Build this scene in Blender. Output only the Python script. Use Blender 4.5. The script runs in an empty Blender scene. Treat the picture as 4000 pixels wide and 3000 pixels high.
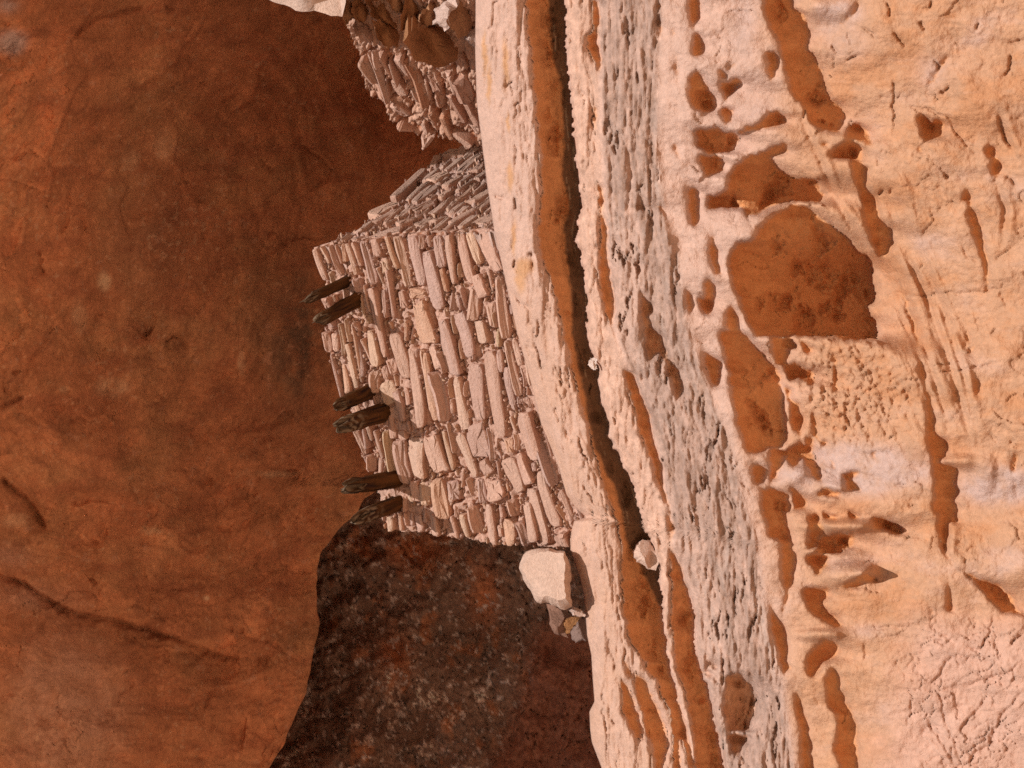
import bpy, math, random
import numpy as np

random.seed(7)
RNG = np.random.default_rng(11)
SC = bpy.context.scene
COL = SC.collection

# ------------------------------------------------------------------ camera, sky, sun
PITCH = math.radians(28.0)          # the camera looks up at the alcove and is held on its side
DIST = 12.0
FPX = 8400.0                        # focal length in photo pixels (photo 4000 px wide)
CP, SP = math.cos(PITCH), math.sin(PITCH)
CAM = np.array([0.0, -DIST * CP, -DIST * SP])
from mathutils import Matrix, Vector
R_ = Vector((1, 0, 0)); U_ = Vector((0, -SP, CP)); F_ = Vector((0, CP, SP))
cam = bpy.data.cameras.new("camera")
cam.sensor_width = 36.0
cam.lens = FPX / 4000.0 * 36.0
cam.clip_end = 2000
camo = bpy.data.objects.new("camera", cam)
COL.objects.link(camo)
X_, Y_, Z_ = -U_, R_, -F_
camo.matrix_world = Matrix(((X_.x, Y_.x, Z_.x, CAM[0]), (X_.y, Y_.y, Z_.y, CAM[1]),
                            (X_.z, Y_.z, Z_.z, CAM[2]), (0, 0, 0, 1)))
SC.camera = camo

SUN_E, SUN_A = math.radians(33), math.radians(8)
sdir = Vector((-math.sin(SUN_A) * math.cos(SUN_E), math.cos(SUN_A) * math.cos(SUN_E), -math.sin(SUN_E)))
w = bpy.data.worlds.new("World"); SC.world = w; w.use_nodes = True
nt = w.node_tree
sky = nt.nodes.new("ShaderNodeTexSky"); sky.sky_type = 'NISHITA'; sky.sun_disc = False
sky.sun_elevation = SUN_E
sky.sun_rotation = math.radians(180 - 8)
bg = nt.nodes["Background"]; bg.inputs[1].default_value = 0.05
nt.links.new(sky.outputs[0], bg.inputs[0])
sl = bpy.data.lights.new("sun", 'SUN'); sl.energy = 4.35; sl.angle = math.radians(0.5); sl.color = (1.0, 0.95, 0.915)
so = bpy.data.objects.new("sun", sl); COL.objects.link(so)
so.rotation_euler = sdir.to_track_quat('-Z', 'Y').to_euler()
SC.view_settings.view_transform = 'Standard'; SC.view_settings.look = 'None'
SC.view_settings.exposure = 0.0; SC.view_settings.gamma = 1.0; SC.view_settings.use_curve_mapping = False
SC.render.engine = 'CYCLES'
SC.cycles.max_bounces = 8; SC.cycles.diffuse_bounces = 6
SC.cycles.use_denoising = False

# ------------------------------------------------------------------ pixel -> world helpers
def rays(px, py):
    dx = np.asarray(px, float) - 2000.0; dy = np.asarray(py, float) - 1500.0
    return -dy, FPX * CP + dx * SP, FPX * SP - dx * CP

def on_plane(px, py, c, tb):
    """point on the vertical plane y = c - tb*x (c may be an array)"""
    x, y, z = rays(px, py)
    t = (c - CAM[1]) / (y + tb * x)
    return np.stack([CAM[0] + t * x, CAM[1] + t * y, CAM[2] + t * z], -1)

TB = math.tan(math.radians(12))       # the cliff and granary front recede to the left
KSUN = math.cos(SUN_A) * math.cos(SUN_E) / (700 * (math.sin(SUN_E) * CP + math.cos(SUN_A) * math.cos(SUN_E) * SP))
SHEAR = math.sin(SUN_A) * math.cos(SUN_E) / (math.sin(SUN_E) * CP + math.cos(SUN_A) * math.cos(SUN_E) * SP)

# ------------------------------------------------------------------ noise
def _h(ix, iy, s):
    n = (ix.astype(np.int64) * 374761393 + iy.astype(np.int64) * 668265263 + s * 974711 + 1013) & 0xffffffff
    n = ((n ^ (n >> 13)) * 1274126177) & 0xffffffff
    n = ((n ^ (n >> 16)) * 2246822519) & 0xffffffff
    return ((n ^ (n >> 15)) & 0xffff) / 65535.0

def vnoise(x, y, s=0):
    ix = np.floor(x); iy = np.floor(y)
    fx = x - ix; fy = y - iy
    ix = ix.astype(np.int64); iy = iy.astype(np.int64)
    # gradient noise
    def g(a, b, dx, dy):
        t = _h(a, b, s) * 6.2831853
        return np.cos(t) * dx + np.sin(t) * dy
    ux = fx * fx * fx * (fx * (fx * 6 - 15) + 10); uy = fy * fy * fy * (fy * (fy * 6 - 15) + 10)
    a = g(ix, iy, fx, fy); b = g(ix + 1, iy, fx - 1, fy)
    c = g(ix, iy + 1, fx, fy - 1); d = g(ix + 1, iy + 1, fx - 1, fy - 1)
    return ((a + (b - a) * ux) + ((c + (d - c) * ux) - (a + (b - a) * ux)) * uy) * 1.5

def fbm(x, y, s=0, o=4, g=0.5):
    r = 0; a = 1.0; t = 0
    for i in range(o):
        r = r + a * vnoise(x, y, s + 17 * i); t += a
        x = x * 2.03 + 5.2; y = y * 2.03 + 1.7; a *= g
    return r / t * 1.4

def ridged(x, y, s=0, o=3, g=0.5):
    r = 0; a = 1.0; t = 0
    for i in range(o):
        r = r + a * (1 - np.abs(vnoise(x, y, s + 31 * i)) * 2); t += a
        x = x * 2.1 + 3.1; y = y * 2.1 + 7.7; a *= g
    return r / t

def cells(x, y, s=0):
    """worley: distance to nearest, second nearest, id of nearest"""
    ix = np.floor(x); iy = np.floor(y)
    f1 = np.full(x.shape, 9.0); f2 = np.full(x.shape, 9.0); cid = np.zeros(x.shape)
    for dx in (-1, 0, 1):
        for dy in (-1, 0, 1):
            cx = ix + dx; cy = iy + dy
            h1 = _h(cx, cy, s); h2 = _h(cx, cy, s + 5)
            d = np.hypot(cx + h1 - x, cy + h2 - y)
            near = d < f1
            f2 = np.where(near, f1, np.minimum(f2, d))
            cid = np.where(near, _h(cx, cy, s + 9), cid)
            f1 = np.where(near, d, f1)
    return f1, f2, cid

def sstep(a, b, x):
    t = np.clip((x - a) / (b - a), 0, 1)
    return t * t * (3 - 2 * t)

def blur(a, s):
    r = int(3 * s + 1); k = np.exp(-0.5 * (np.arange(-r, r + 1) / s) ** 2); k /= k.sum()
    for ax in (0, 1):
        p = np.pad(a, [(r, r) if i == ax else (0, 0) for i in (0, 1)], mode='edge')
        a = sum(k[i] * (p[i:i + a.shape[0], :] if ax == 0 else p[:, i:i + a.shape[1]]) for i in range(2 * r + 1))
    return a

def inpoly(px, py, poly):
    m = np.zeros(px.shape, bool)
    n = len(poly)
    for i in range(n):
        x1, y1 = poly[i]; x2, y2 = poly[(i + 1) % n]
        if y1 == y2: continue
        c = ((y1 > py) != (y2 > py)) & (px < (x2 - x1) * (py - y1) / (y2 - y1) + x1)
        m ^= c
    return m

def P(ox, oy, sc, pts):
    return [(ox + x / sc, oy + y / sc) for x, y in pts]

def line_at(pts, v):
    a = np.array(sorted(pts))
    return np.interp(v, a[:, 0], a[:, 1])

def polyline_field(px, py, pts, reach):
    """distance and signed side of a polyline, on the cells within reach (slices, dist, side, along)"""
    pts = np.array(pts, float)
    x0, y0 = pts.min(0) - reach; x1, y1 = pts.max(0) + reach
    m = (px > x0) & (px < x1) & (py > y0) & (py < y1)
    qx = px[m]; qy = py[m]
    best = np.full(qx.shape, 1e9); side = np.zeros(qx.shape); along = np.zeros(qx.shape)
    n = len(pts) - 1
    for i in range(n):
        a = pts[i]; b = pts[i + 1]; d = b - a; L = np.hypot(*d) + 1e-9
        t = np.clip(((qx - a[0]) * d[0] + (qy - a[1]) * d[1]) / L ** 2, 0, 1)
        ex = qx - a[0] - t * d[0]; ey = qy - a[1] - t * d[1]
        dist = np.hypot(ex, ey)
        nr = dist < best
        best = np.where(nr, dist, best)
        side = np.where(nr, d[0] * ey - d[1] * ex, side)
        along = np.where(nr, (i + t) / n, along)
    return m, best, np.sign(side), along

# ------------------------------------------------------------------ mesh + material helpers
def mat(name, bump=0.3, scale=30.0, rough=0.95, mottle=0.18, speck=0.0, stretch=(1, 1, 1)):
    m = bpy.data.materials.new(name); m.use_nodes = True
    n = m.node_tree.nodes; l = m.node_tree.links
    b = n["Principled BSDF"]; b.inputs["Roughness"].default_value = rough
    b.inputs["Specular IOR Level"].default_value = 0.15
    at = n.new("ShaderNodeAttribute"); at.attribute_name = "Col"
    tc = n.new("ShaderNodeTexCoord"); mp = n.new("ShaderNodeMapping"); mp.inputs["Scale"].default_value = stretch
    l.new(tc.outputs["Object"], mp.inputs[0])
    nz = n.new("ShaderNodeTexNoise"); nz.inputs["Scale"].default_value = scale * 0.6; nz.inputs["Detail"].default_value = 6
    nz.inputs["Roughness"].default_value = 0.65
    l.new(mp.outputs[0], nz.inputs[0])
    mr = n.new("ShaderNodeMapRange"); mr.inputs[1].default_value = 0.25; mr.inputs[2].default_value = 0.75
    mr.inputs[3].default_value = 1 - mottle; mr.inputs[4].default_value = 1 + mottle
    l.new(nz.outputs[0], mr.inputs[0])
    mx = n.new("ShaderNodeMix"); mx.data_type = 'RGBA'; mx.blend_type = 'MULTIPLY'; mx.inputs[0].default_value = 1
    cb = n.new("ShaderNodeCombineColor")
    for i in range(3): l.new(mr.outputs[0], cb.inputs[i])
    l.new(at.outputs["Color"], mx.inputs[6]); l.new(cb.outputs[0], mx.inputs[7])
    out = mx.outputs[2]
    l.new(out, b.inputs["Base Color"])
    n2 = n.new("ShaderNodeTexNoise"); n2.inputs["Scale"].default_value = scale; n2.inputs["Detail"].default_value = 8
    n2.inputs["Roughness"].default_value = 0.7
    l.new(mp.outputs[0], n2.inputs[0])
    bp = n.new("ShaderNodeBump"); bp.inputs["Strength"].default_value = bump; bp.inputs["Distance"].default_value = 0.02
    l.new(n2.outputs[0], bp.inputs["Height"]); l.new(bp.outputs[0], b.inputs["Normal"])
    return m

M_CLIFF = mat("pale_sandstone", 0.7, 60, mottle=.14)
M_BAND = mat("banded_sandstone", 0.7, 40, mottle=0.3)
M_RED = mat("red_sandstone", 0.7, 55, mottle=0.22)
M_DARK = mat("sooted_rock", 0.8, 30, mottle=0.35)
M_STONE = mat("building_stone", 0.8, 70, mottle=0.16)
M_MORTAR = mat("mud_mortar", 0.8, 60, mottle=0.2)
M_GROUND = mat("slickrock", 0.3, 2, mottle=0.15)

def new_obj(name, verts, faces, col, material, parent=None, smooth=True, kind=None):
    """faces: (n,4) int array or list of index lists"""
    me = bpy.data.meshes.new(name)
    verts = np.asarray(verts, np.float32)
    if isinstance(faces, np.ndarray):
        nf, k = faces.shape
        me.vertices.add(len(verts)); me.vertices.foreach_set("co", verts.ravel())
        me.loops.add(nf * k); me.loops.foreach_set("vertex_index", faces.astype(np.int32).ravel())
        me.polygons.add(nf); me.polygons.foreach_set("loop_start", np.arange(0, nf * k, k, dtype=np.int32))
        me.update(calc_edges=True)
    else:
        me.from_pydata(verts.tolist(), [], faces)
    me.validate()
    ca = me.color_attributes.new("Col", 'FLOAT_COLOR', 'POINT')
    c = np.ones((len(verts), 4), np.float32); c[:, :3] = col
    ca.data.foreach_set("color", c.ravel())
    if smooth:
        me.polygons.foreach_set("use_smooth", np.ones(len(me.polygons), bool))
    me.materials.append(material)
    o = bpy.data.objects.new(name, me); COL.objects.link(o)
    if parent is not None: o.parent = parent
    if kind: o["kind"] = kind
    return o

def grid_faces(n, m, keep=None):
    i = np.arange(n * m).reshape(n, m)
    f = np.stack([i[:-1, :-1], i[:-1, 1:], i[1:, 1:], i[1:, :-1]], -1).reshape(-1, 4)
    if keep is not None: f = f[keep.reshape(-1)]
    return f

def compact(v, c, f):
    u, inv = np.unique(f, return_inverse=True)
    return v[u], c[u], inv.reshape(f.shape)

def mixc(a, b, t):
    return a + (np.asarray(b) - a) * t[..., None]

def empty(name, loc, label, cat, group=None):
    o = bpy.data.objects.new(name, None); COL.objects.link(o)
    o.location = loc; o["label"] = label; o["category"] = cat
    if group: o["group"] = group
    return o

def put_under(o, parent):
    """parent o keeping its mesh where it stands (mesh coordinates are world coordinates)"""
    o.parent = parent
    o.matrix_parent_inverse = Matrix.Translation(-parent.location) if parent.parent is None else Matrix.Identity(4)

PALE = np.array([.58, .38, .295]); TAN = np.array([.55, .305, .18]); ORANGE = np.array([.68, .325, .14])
PINK = np.array([.60, .365, .275]); BANDC = np.array([.385, .255, .20]); MAUVE = np.array([.52, .365, .31])

# ================================================================== THE ROCK
# ---- bedding lines of the cliff below the alcove, (across, down) in photo pixels
E0 = [(-900, 1850), (0, 1858), (200, 1856), (400, 1862), (540, 1880), (700, 1900), (900, 1930), (1100, 1975), (1300, 2020),
      (1500, 2075), (1654, 2113), (1830, 2184), (1879, 2197), (1933, 2213), (1988, 2252), (2020, 2290), (2036, 2242),
      (2080, 2231), (2150, 2228), (2250, 2262), (2330, 2282), (2400, 2288), (2480, 2293), (2560, 2310), (2650, 2315),
      (2740, 2322), (2780, 2302), (2850, 2305), (2900, 2312), (3000, 2350), (3600, 2440)]
E1 = [(-900, 2050), (0, 2055), (100, 2060), (250, 2080), (400, 2090), (560, 2110), (750, 2115), (870, 2105), (950, 2100),
      (1050, 2135), (1150, 2165), (1300, 2200), (1450, 2235), (1550, 2265), (1700, 2305), (1850, 2345), (1950, 2375),
      (2040, 2415), (2150, 2425), (2300, 2430), (2400, 2440), (2500, 2458), (2560, 2500), (2640, 2548), (2720, 2592), (2800, 2630), (2900, 2670), (3000, 2694), (3600, 2805)]
E3 = [(-900, 2200), (0, 2205), (200, 2215), (400, 2230), (600, 2245), (700, 2260), (800, 2270), (860, 2252), (950, 2255),
      (1050, 2275), (1150, 2292), (1300, 2290), (1350, 2300), (1420, 2330), (1550, 2345), (1700, 2380), (1800, 2425),
      (1880, 2465), (1960, 2490), (2060, 2515), (2120, 2545), (2208, 2574), (2425, 2590), (2588, 2612), (2724, 2650),
      (2860, 2688), (3000, 2715), (3600, 2830)]
E4 = [(-900, 2330), (0, 2340), (500, 2352), (700, 2360), (1000, 2385), (1280, 2400), (1500, 2480), (1700, 2550), (1850, 2590),
      (2000, 2615), (2100, 2630), (2250, 2665), (2400, 2715), (2600, 2730), (2800, 2785), (3000, 2830), (3600, 2950)]
E5 = [(-900, 2600), (0, 2587), (550, 2568), (836, 2596), (1016, 2655), (1265, 2690), (1423, 2736), (1739, 2859), (1920, 2904),
      (2078, 2950), (2360, 2992), (2583, 3043), (2870, 3087), (3600, 3200)]

# ---- hollows and undercuts of the cliff: outlines of the recesses (x, y in photo pixels)
H = []   # (polygon, floor slope factor, how far the rock below stays back, bowl)
def hollow(o, sc, pts, slope=1.15, stay=0.9, bowl=0.15): H.append((P(o[0], o[1], sc, pts), slope, stay, bowl))
# the crevice under the ledge slab
ys = np.arange(-1800, 3600, 25)
crev = [(line_at(E1, y), y) for y in ys] + [(line_at(E3, y), y) for y in ys[::-1]]
H.append((crev, 1.6, 0.55, 0.25))
r1 = (2600, 0); s1 = 1.58
for pts in [
    [(610, 0), (610, -300), (780, -300), (780, 0), (800, 50), (870, 100), (890, 200), (885, 310), (925, 340), (960, 430), (985, 520), (1010, 600), (1090, 660), (1110, 740), (1080, 820), (1030, 820), (940, 790), (880, 740), (840, 640), (790, 610), (770, 520), (740, 430), (715, 330), (700, 260), (650, 170), (620, 90)],
    [(140, 0), (140, -60), (210, -60), (210, 0), (220, 60), (205, 120), (178, 165), (150, 120)],
    [(175, 220), (200, 200), (235, 240), (235, 330), (200, 355), (165, 330), (165, 270)],
    [(150, 470), (190, 430), (225, 450), (250, 520), (300, 600), (315, 650), (280, 700), (210, 690), (160, 650), (140, 570)],
    [(330, 520), (400, 500), (440, 470), (470, 490), (450, 530), (420, 560), (400, 600), (370, 630), (350, 570)],
    [(340, 670), (390, 650), (420, 690), (410, 760), (370, 770), (350, 720)],
    [(320, 430), (345, 430), (380, 470), (380, 490), (340, 480)],
    [(370, 420), (430, 390), (440, 400), (390, 430)],
    [(440, 810), (520, 780), (600, 750), (640, 690), (690, 680), (740, 720), (750, 755), (700, 770), (620, 795), (540, 810), (470, 820)],
    [(180, 800), (260, 790), (330, 780), (360, 815), (440, 820), (465, 860), (430, 920), (380, 940), (330, 950), (250, 945), (200, 900)],
    [(200, 960), (330, 960), (370, 1000), (360, 1050), (300, 1080), (250, 1100), (225, 1030)],
    [(400, 1080), (440, 1020), (520, 960), (600, 940), (680, 900), (760, 880), (760, 940), (670, 965), (690, 1040), (800, 1100), (920, 1110), (960, 1150), (985, 1200), (960, 1250), (880, 1250), (780, 1240), (640, 1280), (560, 1330), (500, 1330), (470, 1290), (400, 1280), (260, 1290), (260, 1200), (320, 1210), (380, 1170)],
    [(385, 1600), (440, 1500), (540, 1480), (600, 1380), (700, 1310), (780, 1260), (880, 1270), (920, 1320), (1020, 1380), (1100, 1450), (1200, 1560), (1240, 1581), (1285, 1671), (1270, 1751), (1300, 1831), (1245, 1901), (1290, 1981), (1315, 2021), (1310, 2091), (1150, 2099), (980, 2076), (820, 2079), (690, 2071), (560, 2076), (510, 1981), (470, 1881), (430, 1771), (405, 1681)],
    [(270, 1480), (300, 1450), (320, 1560), (350, 1700), (300, 1690), (275, 1600)],
    [(140, 1160), (190, 1160), (205, 1250), (205, 1380), (180, 1420), (150, 1370)],
    [(1020, 960), (1060, 900), (1130, 860), (1200, 890), (1230, 970), (1210, 985), (1245, 1040), (1245, 1090), (1240, 1140), (1290, 1220), (1330, 1350), (1410, 1440), (1400, 1530), (1350, 1590), (1300, 1530), (1260, 1450), (1240, 1350), (1210, 1250), (1190, 1150), (1160, 1080), (1140, 980), (1070, 975)],
    [(1140, 790), (1160, 755), (1210, 770), (1250, 810), (1285, 870), (1280, 900), (1230, 890), (1180, 860), (1110, 850)],
    [(950, 870), (1010, 870), (1000, 900), (960, 905)],
    [(1545, 720), (1590, 700), (1610, 720), (1640, 760), (1680, 730), (1720, 750), (1725, 800), (1700, 850), (1600, 870), (1580, 810)],
    [(1555, 900), (1585, 900), (1580, 935), (1555, 935)],
    [(1965, 910), (2030, 900), (2040, 940), (2020, 980), (1985, 970)],
    [(2010, 980), (2060, 970), (2080, 1010), (2070, 1070), (2035, 1120), (2010, 1060)],
    [(1850, 1130), (1870, 1180), (1895, 1220), (1890, 1260), (1930, 1350), (1960, 1450), (1975, 1540), (1995, 1640), (2000, 1800), (1985, 1800), (1960, 1640), (1940, 1540), (1900, 1450), (1875, 1330), (1860, 1250), (1830, 1250)],
    [(1625, 520), (1650, 460), (1700, 380), (1745, 350), (1720, 390), (1690, 440), (1660, 500), (1630, 535)],
    [(1180, 0), (1200, 0), (1190, 60), (1150, 110), (1090, 150), (1040, 155), (1100, 130), (1150, 80)],
    [(620, 330), (680, 320), (700, 370), (690, 430), (650, 500), (630, 470), (640, 400)],
    [(45, 140), (60, 180), (50, 260), (40, 220)], [(55, 330), (75, 380), (70, 540), (60, 450)], [(40, 880), (70, 890), (90, 980), (70, 970)],
]: hollow(r1, s1, pts)
r2 = (2600, 950)
for pts in [
    [(370, 430), (410, 380), (440, 430), (460, 530), (530, 600), (590, 680), (650, 740), (700, 780), (720, 870), (725, 960), (720, 1040), (740, 1150), (750, 1210), (720, 1260), (640, 1270), (560, 1310), (500, 1280), (470, 1200), (440, 1100), (420, 1000), (390, 800), (370, 700), (335, 600), (335, 540), (380, 530)],
    [(660, 580), (780, 580), (820, 640), (760, 650), (770, 700), (740, 740), (680, 740), (660, 690)],
    [(740, 740), (830, 750), (930, 800), (920, 870), (900, 880), (860, 850), (830, 830), (770, 860), (730, 790)],
    [(1030, 640), (1060, 720), (1070, 850), (1060, 950), (1040, 870), (1030, 720)],
    [(840, 600), (920, 650), (880, 690), (850, 670)],
    [(770, 960), (820, 990), (860, 1090), (840, 1200), (790, 1150), (770, 1080)],
    [(730, 880), (780, 900), (770, 980), (735, 960)],
    [(900, 1020), (930, 1080), (940, 1180), (960, 1210), (1010, 1230), (980, 1250), (920, 1200), (900, 1120)],
    [(850, 1220), (900, 1180), (920, 1230), (910, 1290), (960, 1420), (970, 1480), (930, 1460), (880, 1400), (840, 1320)],
    [(740, 1280), (840, 1220), (850, 1300), (820, 1370), (780, 1400), (750, 1350)],
    [(640, 1280), (740, 1270), (740, 1330), (700, 1430), (650, 1500)],
    [(540, 1370), (590, 1360), (625, 1400), (600, 1470), (560, 1500), (530, 1460)],
    [(585, 1520), (700, 1520), (760, 1550), (770, 1659), (620, 1659)],
    [(770, 1490), (840, 1540), (880, 1580), (870, 1640), (790, 1650)],
    [(930, 1550), (1000, 1510), (1060, 1530), (1100, 1550), (1050, 1570), (950, 1560)],
    [(1090, 1430), (1150, 1400), (1210, 1405), (1190, 1440), (1160, 1460), (1200, 1500), (1225, 1530), (1120, 1530), (1110, 1480)],
    [(1270, 1300), (1300, 1290), (1300, 1340), (1280, 1330)], [(1010, 1320), (1040, 1350), (1045, 1400), (1030, 1390)],
    [(1550, 640), (1570, 720), (1610, 800), (1610, 900), (1650, 1000), (1675, 1080), (1670, 1170), (1730, 1220), (1755, 1270), (1730, 1310), (1700, 1330), (1700, 1360), (1790, 1370), (1815, 1390), (1785, 1480), (1810, 1520), (1780, 1590), (1800, 1659), (1650, 1659), (1660, 1580), (1660, 1440), (1640, 1330), (1620, 1220), (1615, 1050), (1590, 850), (1560, 740)],
    [(1380, 60), (1400, 130), (1450, 270), (1500, 380), (1540, 500), (1570, 640), (1550, 640), (1510, 480), (1450, 300), (1395, 160)],
    [(1890, 810), (1940, 860), (1945, 900), (1920, 960), (1910, 890)],
    [(1860, 530), (1880, 530), (1870, 620), (1840, 660), (1850, 590)], [(1870, 660), (1930, 600), (1930, 620), (1880, 680)],
    [(2150, 1280), (2180, 1320), (2150, 1430), (2190, 1550), (2160, 1500), (2140, 1420)],
    [(240, 240), (280, 210), (310, 280), (310, 370), (270, 470), (220, 400), (200, 330), (240, 350)],
    [(125, 280), (160, 300), (175, 370), (150, 440), (125, 370)],
    [(240, 680), (290, 690), (350, 740), (345, 830), (320, 900), (280, 850), (250, 770)],
]: hollow(r2, s1, pts)
r3 = (2600, 1950)
for pts in [
    [(605, 0), (700, 0), (750, 100), (780, 260), (805, 360), (770, 560), (740, 680), (720, 690), (740, 560), (710, 420), (720, 300), (690, 240), (640, 240), (640, 160), (600, 110)],
    [(880, 120), (910, 100), (940, 90), (970, 150), (985, 210), (950, 240), (930, 290), (900, 310), (880, 290), (890, 200)],
    [(930, 300), (960, 240), (1060, 210), (1170, 210), (1165, 270), (1100, 320), (1040, 340), (930, 335)],
    [(950, 90), (1000, 90), (1050, 100), (1060, 130), (1010, 130)], [(1115, 75), (1150, 75), (1200, 120), (1180, 135), (1130, 110)],
    [(1270, 110), (1340, 110), (1420, 150), (1440, 185), (1470, 215), (1440, 232), (1370, 200), (1290, 180)],
    [(860, 350), (930, 340), (1010, 345), (1000, 410), (950, 480), (930, 460), (900, 420)],
    [(1050, 540), (1150, 510), (1220, 460), (1280, 470), (1295, 490), (1240, 515), (1190, 540), (1110, 550)],
    [(860, 545), (1010, 550), (1005, 600), (970, 640), (1000, 690), (1040, 730), (1090, 770), (1100, 800), (1050, 790), (960, 740), (890, 680), (850, 600)],
    [(870, 980), (930, 920), (980, 865), (1040, 870), (1075, 905), (1060, 970), (980, 1000), (950, 1060), (920, 1110), (880, 1080)],
    [(990, 1120), (1020, 1030), (1070, 1080), (1080, 1150), (1110, 1240), (1160, 1330), (1180, 1400), (1190, 1560), (1200, 1659), (1200, 1900), (1080, 1900), (1080, 1659), (1050, 1560), (1060, 1420), (1070, 1330), (1000, 1270)],
    [(640, 640), (680, 720), (740, 820), (760, 900), (750, 980), (780, 1050), (730, 1080), (680, 900), (650, 780)],
    [(1690, 0), (1800, 20), (1800, 150), (1740, 150), (1750, 230), (1730, 330), (1700, 280), (1680, 190), (1690, 100)],
    [(1790, 400), (1900, 470), (1960, 490), (2060, 530), (2140, 590), (2170, 680), (2212, 710), (2070, 690), (1990, 600), (1900, 500)],
    [(1625, 650), (1650, 700), (1640, 740)], [(1740, 480), (1765, 560), (1770, 700), (1740, 690), (1735, 580)],
    [(370, 1090), (440, 1060), (520, 1130), (560, 1240), (550, 1340), (520, 1420), (380, 1440), (360, 1330), (365, 1200)],
    [(380, 1450), (520, 1450), (460, 1540), (430, 1600), (390, 1520)],
    [(800, 1180), (830, 1200), (880, 1400), (910, 1659), (930, 1900), (860, 1900), (850, 1659), (830, 1400), (800, 1290)],
]: hollow(r3, s1, pts)
for pts in [
    [(770, 60), (830, 160), (870, 260), (900, 400), (950, 560), (940, 650), (960, 850), (1000, 960), (1050, 1130), (1080, 1280), (1120, 1450), (1160, 1659), (1200, 1900), (1000, 1900), (950, 1659), (930, 1400), (900, 1200), (850, 1050), (800, 900), (790, 750), (780, 600), (780, 400), (770, 200)],
]: hollow((2200, 2100), 1.843, pts, 1.6, 0.6, 0.3)
for pts in [
    [(400, 1010), (450, 1040), (500, 1150), (540, 1280), (580, 1450), (520, 1450), (430, 1250)],
    [(520, 960), (600, 1040), (650, 1160), (700, 1250), (750, 1380), (760, 1500), (700, 1700), (660, 1700), (650, 1500), (600, 1440), (560, 1250), (510, 1080)],
    [(430, 860), (480, 930), (510, 1020), (470, 1020)],
    [(620, 920), (680, 950), (740, 1080), (790, 1250), (840, 1330), (850, 1700), (800, 1700), (790, 1400), (740, 1180), (680, 1060)],
]: hollow((2200, 2100), 1.843, pts, 1.2, 0.7, 0.2)
for pts in [
    [(945, 0), (1000, 60), (1030, 180), (1000, 280), (1050, 420), (1070, 500), (1040, 560), (1060, 720), (1080, 850), (1110, 960), (1110, 1180), (1080, 1280), (1060, 1250), (1010, 1080), (980, 950), (970, 750), (985, 500), (970, 250)],
    [(1320, 950), (1400, 1050), (1450, 1150), (1400, 1180), (1420, 1270), (1520, 1350), (1550, 1480), (1590, 1580), (1560, 1600), (1480, 1500), (1400, 1580), (1370, 1400), (1360, 1250), (1340, 1100)],
    [(1280, 690), (1330, 690), (1350, 800), (1320, 820)], [(1240, 690), (1250, 740), (1220, 780)],
    [(1480, 150), (1550, 300), (1540, 330), (1490, 250)], [(1570, 530), (1610, 590), (1590, 600)],
]: hollow((1900, 700), 2.212, pts, 1.25, 0.7, 0.2)
for pts in [
    [(1130, 0), (1190, 0), (1215, 100), (1200, 250), (1190, 400), (1225, 560), (1210, 640), (1170, 560), (1090, 420), (1090, 320), (1140, 250), (1140, 100)],
    [(1140, 900), (1190, 950), (1170, 1080), (1150, 1160), (1140, 1000)], [(1700, 0), (1740, 60), (1715, 100)], [(1700, 170), (1740, 180), (1720, 330), (1700, 250)],
]: hollow((1800, 0), 2.212, pts, 1.25, 0.7, 0.2)
for pts in [
    [(960, 100), (1050, 130), (1110, 250), (1150, 380), (1190, 460), (1200, 600), (1230, 720), (1270, 850), (1310, 900), (1300, 1050), (1340, 1200), (1380, 1350), (1410, 1480), (1390, 1600), (1350, 1500), (1340, 1300), (1290, 1150), (1230, 980), (1190, 850), (1140, 720), (1090, 600), (1050, 400), (1000, 260)],
    [(1350, 0), (1440, 100), (1450, 200), (1470, 290), (1420, 370), (1390, 280), (1380, 180), (1340, 100)],
]: hollow((2000, 1400), 2.212, pts, 1.3, 0.7, 0.2)

# ---- the relief of ledge and cliff as one field, laid out along the sun's path so undercuts shade cleanly
NQ, NX = 920, 520
q = np.linspace(-1560, 3440, NQ)
ps = np.full(NQ, 1900.0)
for _ in range(40):
    ps = 0.5 * ps + 0.5 * line_at(E0, q + SHEAR * (ps - 2000))
tt = np.linspace(0, 1, NX)
PX = ps[:, None] + (4560 - ps)[:, None] * tt[None, :]
PY = q[:, None] + SHEAR * (PX - 2000)
wx = PX + 11 * fbm(PX / 40, PY / 40, 3, 4, .6) ; wy = PY + 11 * fbm(PX / 40, PY / 40, 8, 4, .6)
hid = np.zeros(PX.shape, np.int16)
for i, (poly, *_r) in enumerate(H):
    a = np.array(poly); x0, y0 = a.min(0) - 12; x1, y1 = a.max(0) + 12
    m = (wx > x0) & (wx < x1) & (wy > y0) & (wy < y1)
    if not m.any(): continue
    rr = np.where(m.any(1))[0]; cc = np.where(m.any(0))[0]
    sl_ = (slice(rr[0], rr[-1] + 1), slice(cc[0], cc[-1] + 1))
    ins = inpoly(wx[sl_] + (8 * fbm(PX[sl_] / 60, PY[sl_] / 70, 12, 4, .5) if i == 0 else 0), wy[sl_], poly)
    hid[sl_][ins] = i + 1
e0, e1, e3, e4, e5 = (line_at(e, PY) for e in (E0, E1, E3, E4, E5))
# bedding coordinate: 0 ledge lip .. 0.35 second slab .. 0.5 banded rock .. 1 pale cliff ..
V = np.where(PX < e3, 0.35 * (PX - e0) / (e3 - e0),
    np.where(PX < e4, 0.35 + 0.15 * (PX - e3) / (e4 - e3),
    np.where(PX < e5, 0.5 + 0.5 * (PX - e4) / (e5 - e4), 1 + (PX - e5) / 700)))
band = sstep(0.49, 0.53, V) * (1 - sstep(0.96, 1.02, V))
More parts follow.
